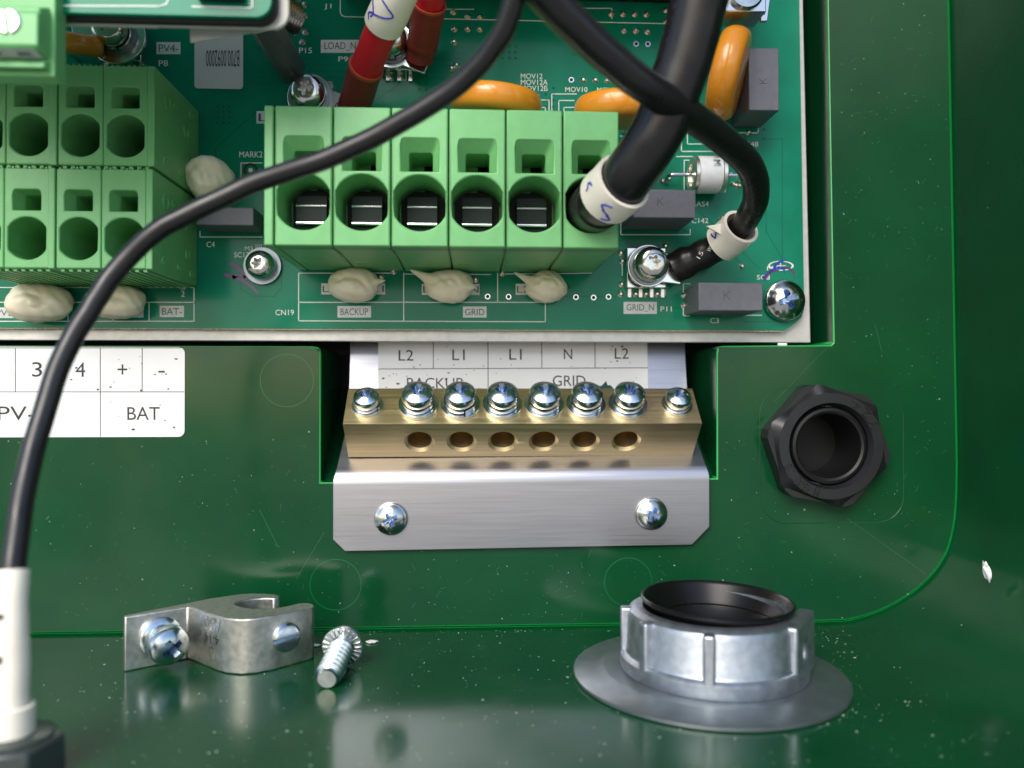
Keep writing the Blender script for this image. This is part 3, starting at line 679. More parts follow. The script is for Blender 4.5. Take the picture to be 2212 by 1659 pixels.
# silicone dabs
def blob(px, py, wpx, hpx, label, spikes, seed, y=2.2, dep=4.2):
    c = U(px, py, y); k = (172 / 1700.); rx_, rz_ = wpx * k / 2, hpx * k / 2; rnd = random.Random(seed)
    bm = bmesh.new(); bmesh.ops.create_icosphere(bm, subdivisions=5, radius=1)
    ph = [rnd.random() * 6 for _ in range(4)]
    for v in bm.verts:
        d = v.co.normalized(); f = 1 + .05 * math.sin(3 * d.x + ph[0]) + .05 * math.sin(4 * d.z + 2 * d.y + ph[1])
        f -= .10 * math.exp(-((d.x * .5 + d.z * .9 + .22 * math.sin(3 * d.x + ph[2]) - .12) / .22) ** 2) * max(0, -d.y) * (.5 + .5 * math.sin(2.2 * d.x + ph[3]))
        f += .025 * math.sin(9 * d.x + 7 * d.z + ph[2]) * math.sin(8 * d.y + 5 * d.x + ph[3]); tw = .5 * d.x + .5 * math.hypot(d.x, d.z)
        f -= .07 * max(0, -d.y) * math.exp(-((math.hypot(d.x - .1, d.z + .15) - .38 - .12 * math.atan2(d.z, d.x)) / .12) ** 2)
        p = Vector((d.x * rx_ * f, d.y * dep * f, d.z * rz_ * f))
        for sx, sz, ln, wd in spikes:
            sdv = Vector((sx, -.45, sz)).normalized(); e = math.exp(-(1 - d.dot(sdv)) / wd); p += Vector((sx, -.1, sz)).normalized() * ln * e ** 1.5
        v.co = c + p
        if v.co.y > PB - .05: v.co.y = PB - .05
    m = MB(); m.bm.free(); m.bm = bm
    tag(m.build('silicone_dab', 'silicone', org=(c.x, PB, c.z - rz_), smooth=180), label, 'silicone dab', 'cream silicone dabs round the terminal blocks')
blob(763, 616, 116, 70, 'cream silicone dab above the printed word BACKUP', [(.95, .15, 2.4, .02)], 1)
blob(968, 618, 104, 72, 'cream silicone dab with a pointed tip, middle of three under the six pole block', [(-.9, .42, 4.4, .03), (.9, -.1, 1.2, .05)], 2)
blob(1180, 620, 94, 68, 'cream silicone dab with a pointed tip under the sixth pole', [(-.9, .42, 4.2, .03)], 3)
blob(453, 388, 104, 92, 'cream silicone dab between the upper green block and the thin black cable', [], 4, 0, 6)
blob(87, 654, 130, 82, 'largest cream silicone dab, left of the thin black cable', [], 5, 1, 5)
blob(252, 652, 112, 72, 'cream silicone dab half hidden under the thin black cable', [(-.9, .3, .8, .04)], 6, 1.5, 4.5)

# barcode sticker
sk = thing('sticker', 'white sticker with an upside down black part number on the dark board', 'sticker', (U(473, 140, PB).x, PB, U(473, 190, PB).z))
p0, p1 = U(420, 191, PB - .12), U(525.5, 60, PB - .12)
MB().plate([rrect(p0.x, p1.x, p0.z, p1.z, .8, 5)], PB - .2, PB - .1).build('paper', 'grey_paper', sk)
q = MB(); btext('B700.0092000', 445, 108, 517, 144, y=PB - .24, m=q, rot=180); q.build('lettering', 'ink', sk, smooth=0)

# bolted ring terminals share screw meshes
tx_h = torx_head('screw_head', 3.7, 3.2, 'steel'); tx_sp = spring_washer('spring_washer', 2.0, 3.85, -1.2, -.2, 'steel'); tx_w = ring('washer', 2, 4.35, -1.9, -1.25, 'washer_steel')
def ring_lug(t, c, toward, y, r=5.0, length=9.5, wdt=5.2, mark=None):
    """flat tinned ring with tongue pointing towards another point"""
    d = Vector((toward[0] - c.x, 0, toward[2] - c.z)).normalized(); n = Vector((d.z, 0, -d.x)); lp_ = []
    a0 = math.asin(min(.95, wdt / 2 / r))
    for i in range(29):
        a = a0 + (2 * math.pi - 2 * a0) * i / 28; lp_.append(d * (r * math.cos(a)) + n * (r * math.sin(a)))
    lp_ += [d * length - n * wdt / 2, d * length + n * wdt / 2]
    MB().plate([[(c.x + v.x, c.z + v.z) for v in lp_]], y, y + 1.0).build('ring_terminal', 'tin', t, bev=.15)
    if mark:
        mk = MB(); mc = c + d * mark; mc.y = y - .06
        mk.lathe([(.95, 0), (1.15, 0)], M=frame(mc, (0, -1, 0)), seg=28)
        mk.text('RU', mc + Vector((-.55, 0, -.5)) , mc + Vector((.6, 0, -.5)), mc + Vector((-.55, 0, .5))); mk.build('stamped_mark', 'dark_metal', t, smooth=0)
    M = frame((c.x, y - 1.9, c.z), (0, -1, 0)) @ Matrix.Rotation(R(10), 4, 'Z'); M.translation.y = y - .05 - 1.9 + 0
    o = put(tx_h, 'screw', t, M, sub=[(tx_sp, 'spring_washer'), (tx_w, 'washer')]); return o
def post(c, label=None):
    t = thing('terminal_post', label, 'terminal post', (c.x, PB, c.z), 'tinned screw posts soldered to the board')
    MB().box(c.x - 4.4, c.x + 4.4, 3.1, PB - .1, c.z - 4.6, c.z + 4.4).build('square_nut', 'tin', t, bev=.2)
    lg = MB()
    for i in range(4):
        lg.box(c.x - 4 + i * 2.5, c.x - 3.1 + i * 2.5, 4.3, PB - .02, c.z - 6.6, c.z - 4.6)
    lg.build('pin', 'solder', t, bev=.1)

# ================================================================== CABLES
def cable(name, label, cat, grp, pts, r, mt, n=8):
    p = pathpx(pts, n); jr = random.Random(len(pts)); ph_ = [jr.random() * 6 for _ in range(4)]
    p = [q + Vector((.06 * math.sin(i * .37 + ph_[0]) + .03 * math.sin(i * .9 + ph_[1]), 0, .06 * math.sin(i * .41 + ph_[2]) + .03 * math.sin(i * 1.05 + ph_[3]))) for i, q in enumerate(p)]
    t = thing(name, label, cat, p[0], grp)
    d_ = (p[0] - p[2]).normalized(); far = p[0] + d_ * 35 + Vector((0, 8, 75)); pre = spline([far, p[0], p[3]], 8)[:8]      # the run on beyond the frame
    MB().tube(pre + p, r, 24).build('jacket', mt, t, smooth=80); return t, p
def sleeve(t, p, i0, i1, r, mt, name, wall=.45):
    """hollow sleeve following the cable path"""
    q = p[i0:i1 + 1]; m = MB(); m.tube(q, r, 28, False); m.tube(q, r - wall, 28, False); k = 28
    bm = m.bm; bm.verts.ensure_lookup_table(); nn = len(q) * k
    for base in (0, (len(q) - 1) * k):
        for j in range(k):
            a, b = bm.verts[base + j], bm.verts[base + (j + 1) % k]; c_, d_ = bm.verts[nn + base + (j + 1) % k], bm.verts[nn + base + j]; bm.faces.new((a, b, c_, d_))
    return m.build(name, mt, t, smooth=50)
# thin cable sweeping across to the lower left gland
t1, p1_ = cable('cable', 'thin black cable curving from the top across the blocks down to the lower left corner', 'cable', 'black cables',
    [(1135, -150, -64), (1114, -30, -62), (1094, 54, -60), (1040, 134, -57), (958, 207, -54), (821, 289, -51), (685, 350, -49), (546, 397, -47), (409, 461, -47), (327, 508, -47), (273, 560, -47), (218, 630, -48),
     (185, 684, -49), (127, 793, -51), (79, 946, -54), (46, 1096, -58), (28, 1232, -61), (25, 1340, -62), (25, 1450, -62), (25, 1560, -62)], 1.55, 'cable_black')
ni = len(p1_)
sleeve(t1, p1_, ni - 25, ni - 14, 2.02, 'tag_white', 'marker_sleeve'); sleeve(t1, p1_, ni - 14, ni - 3, 2.12, 'tag_white', 'marker_sleeve')
q = MB()
for (py, w_, h_) in ((1333, 7, 12), (1427, 8, 16), (1560, 12, 5)):
    c = U(2, py, -64.2); q.box(c.x - 1, c.x + .15, -64.25, -64.1, c.z - h_ * .03, c.z + h_ * .03)
q.build('lettering', 'ink', t1)
# cable to the GRID_N post
t2, p2_ = cable('cable', 'medium black cable looping down to the bolted ring terminal marked GRID_N', 'cable', 'black cables',
    [(1040, -190, -70), (1120, -80, -65), (1215, 28, -60), (1310, 120, -55), (1400, 190, -50), (1490, 250, -43), (1570, 308, -34), (1622, 365, -26), (1634, 420, -19), (1615, 470, -12), (1585, 505, -7), (1545, 535, -3), (1500, 558, -.3), (1455, 580, 1.6)], 2.55, 'cable_black')
sleeve(t2, p2_, 76, 86, 4.1, 'tag_white', 'marker_sleeve', .7)
hs = p2_[88:]
MB().tube(hs, [3.2 - .1 * math.sin(i) + (.25 if i > len(hs) * .55 else 0) for i in range(len(hs))], 24).build('heat_shrink', 'shrink_black', t2, smooth=80)
tg = MB(); cc = U(1548, 492, -9); tg.plate([[(cc.x - 2.2, cc.z + .3), (cc.x + 1.2, cc.z - 1.6), (cc.x + 1.6, cc.z + .9)]], -9.2, -8.6); tg.build('split_flap', 'tag_white', t2)
q = MB()
for s_, (a, b) in (('15', (1512, 560)), ('WG', (1534, 545))):
    c = U(a, b, -6.2); d = Vector((.5, 0, .86)); e = Vector((-.86, 0, .5)); q.text(s_, c, c - d * 1.6 * -1, c + e * .9)
q.build('lettering', 'grey_paper', t2, smooth=0)
rc = U(1400, 575, 1.5); post(rc, 'tinned post with bolted ring terminal above the printed GRID_N box')
ring_lug(t2, rc, U(1456, 582, 1.5), .9, 4.7, 7.5, 6.4)
# thick cable into the sixth pole
t3, p3_ = cable('cable', 'thickest black cable running from the top into the sixth pole of the block', 'cable', 'black cables',
    [(1565, -190, -52), (1540, -100, -50), (1512, 0, -48), (1483, 110, -46), (1449, 215, -44), (1408, 305, -42), (1356, 380, -38), (1318, 420, -33), (1292, 442, -28), (1279, 452, -22), (1277, 453, -14)], 4.45, 'cable_black', 10)
sleeve(t3, p3_, 62, 72, 5.25, 'tag_white', 'marker_sleeve', .6)
MB().tube(p3_[78:97], [4.75] * 19, 28).build('ferrule_collar', 'shrink_black', t3, smooth=60)
em = MB(); er = random.Random(8)
for i in range(12, 40):
    tt = (p3_[i + 1] - p3_[i]).normalized(); a_ = Vector((0, -1, 0)); a_ = (a_ - tt * a_.dot(tt)).normalized(); b_ = tt.cross(a_); b_ = b_ if b_.x < 0 else -b_
    for k_ in range(3):
        o_ = p3_[i] + (p3_[i + 1] - p3_[i]) * (k_ / 3) + (b_ * .90 + a_ * .42).normalized() * 4.42 + tt * er.uniform(-.1, .1)
        em.box(-.12, .12, -.35, .35, -.1, .16, M=frame(o_, (b_ * .90 + a_ * .42), tt) @ Matrix.Rotation(er.choice((0, .4, -.4, 1.2)), 4, 'Z'))
em.build('embossing', 'cable_black', t3, smooth=0)['kind'] = 'stuff'
def scribble(t, pth, i0, i1, r, ang, mt='blue_ink', amp=.5, wv=2.0, name='pen_mark'):
    m = MB(); prev = None; up = Vector((0, 0, 1)); n = (i1 - i0) * 6
    pts_ = []
    for k in range(n + 1):
        f = i0 + (i1 - i0) * k / n; i = int(f); fr = f - i; c = pth[i].lerp(pth[min(i + 1, len(pth) - 1)], fr); tt = (pth[min(i + 1, len(pth) - 1)] - pth[i]).normalized()
        a = Vector((0, -1, 0)); a = (a - tt * a.dot(tt)).normalized(); b = tt.cross(a); an = ang + amp * math.sin(wv * 6.28 * k / n)
        pts_.append(c + (a * math.cos(an) + b * math.sin(an)) * (r + .02))
    m.tube(pts_, .16, 6); return m.build(name, mt, t)
scribble(t3, p3_, 64, 71, 5.25, -.5, amp=.4, wv=1.0); scribble(t3, p3_, 65, 69, 5.25, .6, amp=.2, wv=.8); scribble(t2, p2_, 79, 84, 4.1, .8, amp=.3, wv=1)
# red cables
t4, p4_ = cable('cable', 'red cable with white sleeve at the top centre', 'cable', 'red cables',
    [(900, -170, -34), (880, -80, -29), (852, 0, -24), (824, 65, -18), (797, 130, -11), (778, 185, -5), (766, 228, 0), (757, 262, 2)], 3.15, 'cable_red', 10)
sleeve(t4, p4_, 5, 28, 3.75, 'tag_white', 'marker_sleeve', .5)
h4 = p4_[43:]; MB().tube(h4, [3.5] * 3 + [3.45] * (len(h4) - 9) + [3.2] * 6, 24).build('heat_shrink', 'shrink_red', t4, smooth=80); sleeve(t4, p4_, 42, 43, 3.6, 'shrink_rim', 'shrink_lip', .4)
scribble(t4, p4_, 16, 26, 3.75, -.1, amp=.55, wv=1.4); scribble(t4, p4_, 18, 25, 3.75, .55, amp=.35, wv=.8)
rc4 = U(672, 212, 1.5); post(rc4, 'tinned post with torx screw behind the first pole of the six pole block')
ring_lug(t4, rc4, U(757, 242, 1.5), .9, 5.0, 9, 6.0, 6.6)
t5, p5_ = cable('cable', 'short red cable with rusty brown heat shrink right of the white sleeve', 'cable', 'red cables',
    [(938, -170, -22), (935, -90, -17), (930, -20, -12), (924, 30, -7.5), (915, 80, -3), (906, 128, 1)], 2.95, 'cable_red', 10)
h5 = p5_[26:]; MB().tube(h5, [3.4] * 6 + [3.3] * (len(h5) - 12) + [3.0] * 6, 24).build('heat_shrink', 'shrink_red', t5, smooth=80); sleeve(t5, p5_, 25, 26, 3.5, 'shrink_rim', 'shrink_lip', .4)
rc5 = U(845, 98, 1.5); post(rc5, 'tinned post half hidden behind the red cable with white sleeve')
ring_lug(t5, rc5, U(895, 118, 1.5), .9, 5.2, 9, 6.6, 6.3)
rc6 = U(255, 80, 2); post(rc6, 'tinned post in the shade below the upper board')
t6 = thing('ring_terminal', 'tarnished ring terminal bolted down in the shade under the upper board', 'ring terminal', (rc6.x, 3, rc6.z)); ring_lug(t6, rc6, U(150, 90, 2), .9, 6.2, 9, 6)
# clip at the top right and the big relay above the frame
rc7 = U(1612, 8, 1.5)
t7 = thing('terminal_clip', 'bright metal clip with screw at the top edge beside the thick cable', 'metal clip', (rc7.x, PB, rc7.z - 2))
m = MB(); a, b = U(1568, 24, -12), U(1655, -30, -12); m.box(a.x, b.x, -12, -11, a.z, b.z); m.box(a.x, b.x, -11, -5, a.z, a.z + .9); m.build('bracket', 'tin', t7, bev=.2)
a, b = U(1640, 50, -8), U(1662, -10, -8); MB().plate([[(a.x, a.z), (a.x + 1.4, a.z), (b.x, b.z), (b.x - 2, b.z)]], -9, -8).build('tab', 'tin', t7, bev=.15)
MB().lathe([(0, 1), (3.2, 1), (3.6, .5), (3.6, 0), (0, 0)], M=frame(U(1610, -14, -12) + Vector((0, -.05, 0)), (0, -1, 0))).build('screw', 'steel', t7)
a = U(1610, 40, 0); MB().box(a.x - 2, a.x + 2, -5, PB - .1, a.z, a.z + 7).build('leg', 'clip_grey', t7)
rl = thing('relay', 'large black relay case above the top edge, only its shade showing', 'relay', (U(1100, -60, PB).x, PB, U(1100, -4, PB).z))
a, b = U(742, 10, PB), U(1475, 10, PB); MB().box(a.x, b.x, -17, PB - .2, U(1100, 0, PB).z, U(1100, 0, PB).z + 60).build('case', 'black', rl, bev=.4)

# ================================================================== GROUND BAR AND ITS BRACKET
bk = thing('bracket', 'bent brushed aluminium bracket screwed to the green panel under the brass bar', 'bracket', (U(1125, 1187, 0).x, 0, U(1125, 1187, 0).z))
xl, xr = U(719, 1100, -1.2).x, U(1533, 1100, -1.2).x; zfb = U(1125, 1184, -1.2).z
# cross section, front surface (y, z): flange, bend, 45 degree ramp, steep label plate
sec = [(-1.2, zfb)] + [(-1.2, -19.7)] + [(-1.2 + 4.5 * (1 - math.cos(R(a))), -19.7 + 4.5 * math.sin(R(a))) for a in (6, 12, 18, 24, 30, 36, 41, 45)]
y45, z45 = sec[-1]; tL = 10.9 - y45 - .6
sec += [(y45 + tL * .93, z45 + tL * .93), (y45 + tL, z45 + tL * 1.03), (y45 + tL + .35, z45 + tL * 1.03 + 1.0), (14.2, 13.2), (15.2, 18)]
def half(z):
    return 0.0 if z < -18.6 else (1.3 if z > -12.5 else 1.3 * (z + 18.6) / 6.1)
br_ = MB(); fr, bkv = [], []
for i, (y, z) in enumerate(sec):
    p = Vector(sec[max(i - 1, 0)]); n_ = Vector(sec[min(i + 1, len(sec) - 1)]); tg_ = (n_ - p).normalized(); nb = Vector((tg_.y, -tg_.x)) * 1.1   # towards the back
    hh = half(z); slant = .004
    fr.append([br_.bm.verts.new((xl + hh, y, z - .35)), br_.bm.verts.new((xr - hh, y, z + .35 * 1))]); bkv.append([br_.bm.verts.new((xl + hh, y + nb.x, z + nb.y - .35)), br_.bm.verts.new((xr - hh, y + nb.x, z + nb.y + .35))])
# cut corners of the flange
def cut(vs, sgn):
    pass
for A_, B_ in zip(fr, fr[1:]): br_.bm.faces.new((A_[0], A_[1], B_[1], B_[0]))
for A_, B_ in zip(bkv, bkv[1:]): br_.bm.faces.new((A_[1], A_[0], B_[0], B_[1]))
for i in range(len(sec) - 1):
    br_.bm.faces.new((fr[i][0], fr[i + 1][0], bkv[i + 1][0], bkv[i][0])); br_.bm.faces.new((fr[i][1], bkv[i][1], bkv[i + 1][1], fr[i + 1][1]))
br_.bm.faces.new((fr[0][0], bkv[0][0], bkv[0][1], fr[0][1])); br_.bm.faces.new((fr[-1][0], fr[-1][1], bkv[-1][1], bkv[-1][0]))
# chamfer the two lower corners
def clipplane(m, co, no):
    g_ = m.bm.verts[:] + m.bm.edges[:] + m.bm.faces[:]
    rs = bmesh.ops.bisect_plane(m.bm, geom=g_, plane_co=co, plane_no=no, clear_outer=True)
    es = [e for e in rs['geom_cut'] if isinstance(e, bmesh.types.BMEdge)]
    bmesh.ops.edgeloop_fill(m.bm, edges=es)
clipplane(br_, (xl + 1.1, 0, zfb + 1.1), (-1, 0, -1)); clipplane(br_, (xr - 2.0, 0, zfb + 2.2), (1, 0, -1))
br_.build('sheet', 'alu', bk, bev=.12, smooth=32)
fl_h = cross_head('flange_screw', 3.55, 2.3, 1.7, 'steel', .7)
put(fl_h, 'flange_screw', bk, frame(U(845, 1120, -1.2), (0, -1, 0)) @ Matrix.Rotation(R(15), 4, 'Z')); put(fl_h, 'flange_screw', bk, frame(U(1406, 1109, -1.2), (0, -1, 0)) @ Matrix.Rotation(R(58), 4, 'Z'))

# sticker on the steep plate
pA, pB_ = Vector((0, sec[-3][0], sec[-3][1])), Vector((0, sec[-2][0], sec[-2][1])); tgl = (pB_ - pA).normalized(); nl_ = Vector((0, -tgl.z, tgl.y))
def LP(px, py, lift=.0): return UP(px, py, pA + nl_ * (.08 + lift), nl_)
ls = thing('sticker', 'white terminal sticker reading BACKUP and GRID behind the brass bar screws', 'sticker', LP(1108, 850))
q = MB(); A_ = [LP(817, 852), LP(1400, 852), LP(1398, 718), LP(817, 718)]
v0 = [q.bm.verts.new(p) for p in A_]; v1 = [q.bm.verts.new(p - nl_ * .07) for p in A_]; q.bm.faces.new(v0)
for i in range(4): q.bm.faces.new((v0[i], v0[(i + 1) % 4], v1[(i + 1) % 4], v1[i]))
q.build('paper', 'paper', ls, smooth=0)
def lline(m, a, b, wpx, f=LP, lift=.03):
    p, q_ = f(*a, lift), f(*b, lift); d = (q_ - p).normalized(); n = nl_.cross(d) if f is LP else Vector((-d.z, 0, d.x)); n = n * wpx * .05
    m.quad(p - n, q_ - n, q_ + n, p + n)
ln = MB()
for a, b in (((817, 797), (1400, 794.5)), ((936, 720), (936, 797)), ((1054, 720), (1054.5, 850)), ((1170, 720), (1170.5, 795)), ((1285, 720), (1285.5, 795))): lline(ln, a, b, 1.7)
ln.build('ruled_line', 'ink', ls, smooth=0)
tx = MB()
for s_, bx_ in (('L2', (861, 756, 893, 779)), ('L1', (977, 755, 1004, 778)), ('L1', (1100, 754, 1127, 777)), ('N', (1218, 754, 1236, 776)), ('L2', (1328, 752, 1358, 775)), ('BACKUP', (879, 816, 1000, 839)), ('GRID', (1194, 811, 1265, 834))):
    tx.text(s_, LP(bx_[0], bx_[3], .03), LP(bx_[2], bx_[3], .03), LP(bx_[0], bx_[1], .03))
tx.build('lettering', 'ink', ls, smooth=0)
tp = MB(); cc = LP(1308, 840, .02); u_ = Vector((1, 0, 0)); pts_ = []
for i in range(26):
    a = 2 * math.pi * i / 26; rr = 1.45 * (1 + .25 * math.sin(5 * a) + .15 * math.sin(9 * a + 1)); pts_.append(tp.bm.verts.new(cc + u_ * rr * math.cos(a) + tgl * rr * .95 * math.sin(a)))
tp.bm.faces.new(pts_); tp.build('torn_patch', 'enclosure_plastic', ls, smooth=0)

# brass bar: square section turned 45 degrees, resting on the ramp
gb = thing('ground_bar', 'square brass bar with a row of screws and wire holes on the bracket', 'ground bar', (U(1128, 920, 0).x, 3, -14.6))
A0 = Vector((0, 2.12, -14.32)); e1 = Vector((0, -.7071, .7071)); e2 = Vector((0, .7071, .7071)); SD = 10.5
bx0, bx1 = U(741, 917, -5.1).x, U(1516, 917, -5.1).x
bm_ = MB(); X = Vector((1, 0, 0))
Mb = Matrix((X, e1, e2)).transposed().to_4x4(); Mb.translation = A0     # local: x, across front face (0..SD up), depth into the bar (0..SD)
bm_.box(bx0, bx1, 0, SD, 0, SD, M=Mb); bar = bm_.mesh('bar', origin(gb))
hx = [906, 997, 1086, 1174, 1263, 1352.5]
for px in hx:
    x = U(px, 958, -1.4).x; M = Mb @ Matrix.Translation((x, SD * .46, 0))
    ct_ = MB(); ct_.lathe([(0, -1), (3.75, -1), (3.22, 0), (2.62, .62), (2.62, 8.2), (0, 8.4)], M=M, seg=40); bar = boolean(bar, ct_.mesh('c', origin(gb)), 30, 'bar')
bar.materials.clear(); bar.materials.append(MATS['brass'])
bo = bpy.data.objects.new('bar', bar); COL.objects.link(bo); bo.parent = gb; ORI[bo] = origin(gb)
bs_h = cross_head('screw', 3.45, 3.1, 2.3, 'zinc'); bs_w = ring('washer', 2.0, 4.25, -2.1, -1.35, 'zinc')
ss_h = cross_head('screw', 2.8, 2.7, 1.7, 'zinc'); ss_w = ring('washer', 1.6, 3.35, -1.2, -.75, 'zinc')
topc = A0 + e1 * SD + e2 * SD * .5
for i, px in enumerate((904, 994.5, 1085, 1175, 1265, 1355.5)):
    x = U(px, 883, topc.y).x; M = frame(Vector((x, 0, 0)) + Vector((0, topc.y, topc.z)) + e1 * 2.16, e1, (0, 1, 0)) @ Matrix.Rotation(R((-20, 4, 3, -14, 2, 22)[i]), 4, 'Z')
    put(bs_h, 'screw', gb, M, sub=[(spring_washer('spring_washer', 2.0, 3.5, -1.25, -.15, 'zinc', split=(100, -75, 60, 140, 200, 30)[i]), 'spring_washer'), (bs_w, 'washer')])
for i, px in enumerate((794, 1461.5)):
    x = U(px, 883, topc.y).x; M = frame(Vector((x, topc.y, topc.z)) + e1 * 1.25, e1, (0, 1, 0)) @ Matrix.Rotation(R((25, 40)[i]), 4, 'Z')
    put(ss_h, 'screw', gb, M, sub=[(spring_washer('spring_washer', 1.6, 2.95, -.8, -.05, 'zinc', split=(-60, 30)[i]), 'spring_washer'), (ss_w, 'washer')], label='smaller end screw with sprung washer')

# ------------------------------------------------------------------ sticker on the panel
ps = thing('sticker', 'white ruled sticker reading PV- and BAT on the green panel at left', 'sticker', (U(200, 944).x, 0, U(200, 944).z))
p0, p1 = U(399, 943.5), U(399, 750)
MB().plate([rrect(-150, p0.x, p0.z, p1.z, 1.3, 6)], -.14, .05).build('paper', 'paper', ps)
PS = lambda px, py, lift=0: U(px, py, -.17)
ln = MB()
for a, b in (((-60, 846.5), (398, 846.5)), ((216.5, 751), (216.5, 943)), ((307, 751), (307, 846)), ((33, 751), (33, 846)), ((125, 751), (125, 846)), ((-60, 751.5), (392, 751.5))): lline(ln, a, b, 1.5, PS)
ln.build('ruled_line', 'ink', ps, smooth=0)
tx = MB()
for s_, bx_ in (('3', (69, 782, 91, 814)), ('4', (163, 783, 184, 814)), ('2', (-20, 782, 0, 813)), ('+', (254, 787, 275, 809)), ('-', (342, 801, 356, 805)), ('PV-', (-5, 878, 75, 908)), ('BAT', (275, 879, 345, 907))):
    tx.text(s_, PS(bx_[0], bx_[3]), PS(bx_[2], bx_[3]), PS(bx_[0], bx_[1]))
tx.build('lettering', 'ink', ps, smooth=0)

# ------------------------------------------------------------------ gland nut in the panel
gc = U(1785, 962, -3)
gn = thing('gland_nut', 'black plastic hexagonal gland nut set in the panel right of the bracket', 'nut', (gc.x, 0, gc.z))
M = frame((gc.x, 0, gc.z), (0, -1, 0))
def hexpt(rr, a): return (rr * math.cos(R(a)), rr * math.sin(R(a)))
hx_ = []
for k in range(6):
    for da in (-4, 4): hx_.append(hexpt(13.55, 169 + 60 * k + da))
nutm = MB(); nutm.plate([hx_, circ(0, 0, 9.1, 56)], 0, 4.3, M=M)
# chamfered crown
n = 96; crown = []
def hexr(a):
    a = (a - 19) % 60 - 30; return 13.55 * math.cos(R(30)) / math.cos(R(a)) if abs(a) < 27 else 13.45
ro = [nutm.bm.verts.new(M @ Vector((min(hexr(360 * i / n - 20 + 0), 13.45) * math.cos(2 * math.pi * i / n), min(hexr(360 * i / n - 20), 13.45) * math.sin(2 * math.pi * i / n), 4.29))) for i in range(n)]
ri = [nutm.bm.verts.new(M @ Vector((11.35 * math.cos(2 * math.pi * i / n), 11.35 * math.sin(2 * math.pi * i / n), 5.5))) for i in range(n)]
rk = [nutm.bm.verts.new(M @ Vector((9.25 * math.cos(2 * math.pi * i / n), 9.25 * math.sin(2 * math.pi * i / n), 5.5))) for i in range(n)]
rj = [nutm.bm.verts.new(M @ Vector((8.6 * math.cos(2 * math.pi * i / n), 8.6 * math.sin(2 * math.pi * i / n), 4.2))) for i in range(n)]
for A_, B_ in ((ro, ri), (ri, rk), (rk, rj)):
    for i in range(n): nutm.bm.faces.new((A_[i], A_[(i + 1) % n], B_[(i + 1) % n], B_[i]))
nutm.build('nut_body', 'nylon_black', gn, smooth=25)
MB().lathe([(8.4, -2), (8.4, 4.0), (8.1, 4.6), (7.5, 4.75), (7.0, 4.5), (6.85, 4.0), (6.7, -7), (0, -7)], M=M, seg=64).build('threaded_tube', 'bore_black', gn)
def arctext(s_, rad_, h_, a_start, a_end, z, out):
    m = MB(); n_ = len(s_)
    for i, ch_ in enumerate(s_):
        a = R(a_start + (a_end - a_start) * i / max(1, n_ - 1)); w_ = abs(R(a_end - a_start)) / max(1, n_ - 1) * rad_ * .72
        if ch_ == '.': w_ *= .35
        c = Vector((rad_ * math.cos(a), rad_ * math.sin(a), z)); tg__ = Vector((-math.sin(a), math.cos(a), 0)) * (1 if a_end > a_start else -1); up_ = tg__.cross(Vector((0, 0, 1))) * -1
        hh = h_ * (.25 if ch_ == '.' else 1)
        bl = c - tg__ * w_ / 2 - up_ * h_ / 2
        m.text(ch_, M @ bl, M @ (bl + tg__ * w_), M @ (bl + up_ * hh), dep=Vector((0, -.36, 0)))
    return m
e_ = arctext('M18X1.5', 10.3, 1.9, 252, 204, 5.45, 1).build('embossed_lettering', 'nylon_black', gn, smooth=0)
e_ = arctext('Y24', 10.4, 1.9, 28, 58, 5.45, 1).build('embossed_lettering', 'nylon_black', gn, smooth=0)

# ================================================================== LOOSE PARTS ON THE FLOOR
TZ = FZ + 10.0
lug = thing('lug_connector', 'grey aluminium wire lug with a clamp slot lying on the enclosure floor', 'wire lug', UF(480, 1440))
front = [(270, 1333), (405, 1310.5), (418, 1313), (440, 1321), (470, 1331), (490, 1335.5), (520, 1338), (552, 1336), (590, 1330), (654, 1316), (674, 1311), (678.7, 1307.5), (674, 1303.6)]
slot_ = [(662, 1302), (645, 1303), (620, 1309), (596, 1313), (572, 1314.8), (549, 1314.5), (530, 1312), (514, 1308.5), (507, 1304.5), (511, 1300), (525, 1296), (549, 1292.5), (575, 1291), (592, 1291.8), (603, 1290), (604, 1287)]
back = [(597, 1284), (572, 1282), (545, 1281.5), (523, 1282.4), (501, 1285.4), (450, 1293), (406, 1302), (266, 1329.5)]
ol = [UF(a, b, TZ) for a, b in front + slot_ + back]
MB().plate([[(p.x, p.y) for p in ol]], FZ + .02, TZ, M=Matrix()).build('body', 'lug_alu', lug, bev=.25, smooth=28)
nx = Vector((.60, -.80, 0)).normalized()
Pl = UF(270, 1333, TZ); Pr = UF(405, 1310.5, TZ); pm = Pl.lerp(Pr, .55); nx = Vector((Pr.y - Pl.y, -(Pr.x - Pl.x), 0)).normalized()
if nx.y > 0: nx = -nx
pm = Vector((pm.x, pm.y, FZ + 5.3))
MB().lathe([(3.3, 0), (3.6, .3), (3.7, .8), (3.0, 1.3), (2.2, 1.4), (2.2, 4.2), (0, 4.2)], M=frame(pm, nx)).build('screw_collar', 'zinc', lug)
put(cross_head('clamp_screw', 3.6, 3.4, 2.6, 'zinc'), 'clamp_screw', lug, frame(pm + nx * 2.9 + Vector((.3, 0, -.5)), nx + Vector((.12, 0, -.12))) @ Matrix.Rotation(R(25), 4, 'Z'))
sa, sb_ = UF(590, 1330, TZ), UF(654, 1316, TZ); n2 = Vector((sb_.y - sa.y, -(sb_.x - sa.x), 0)).normalized()
if n2.y > 0: n2 = -n2
sp_ = sa.lerp(sb_, .42); sp_ = Vector((sp_.x, sp_.y, FZ + 5.6))
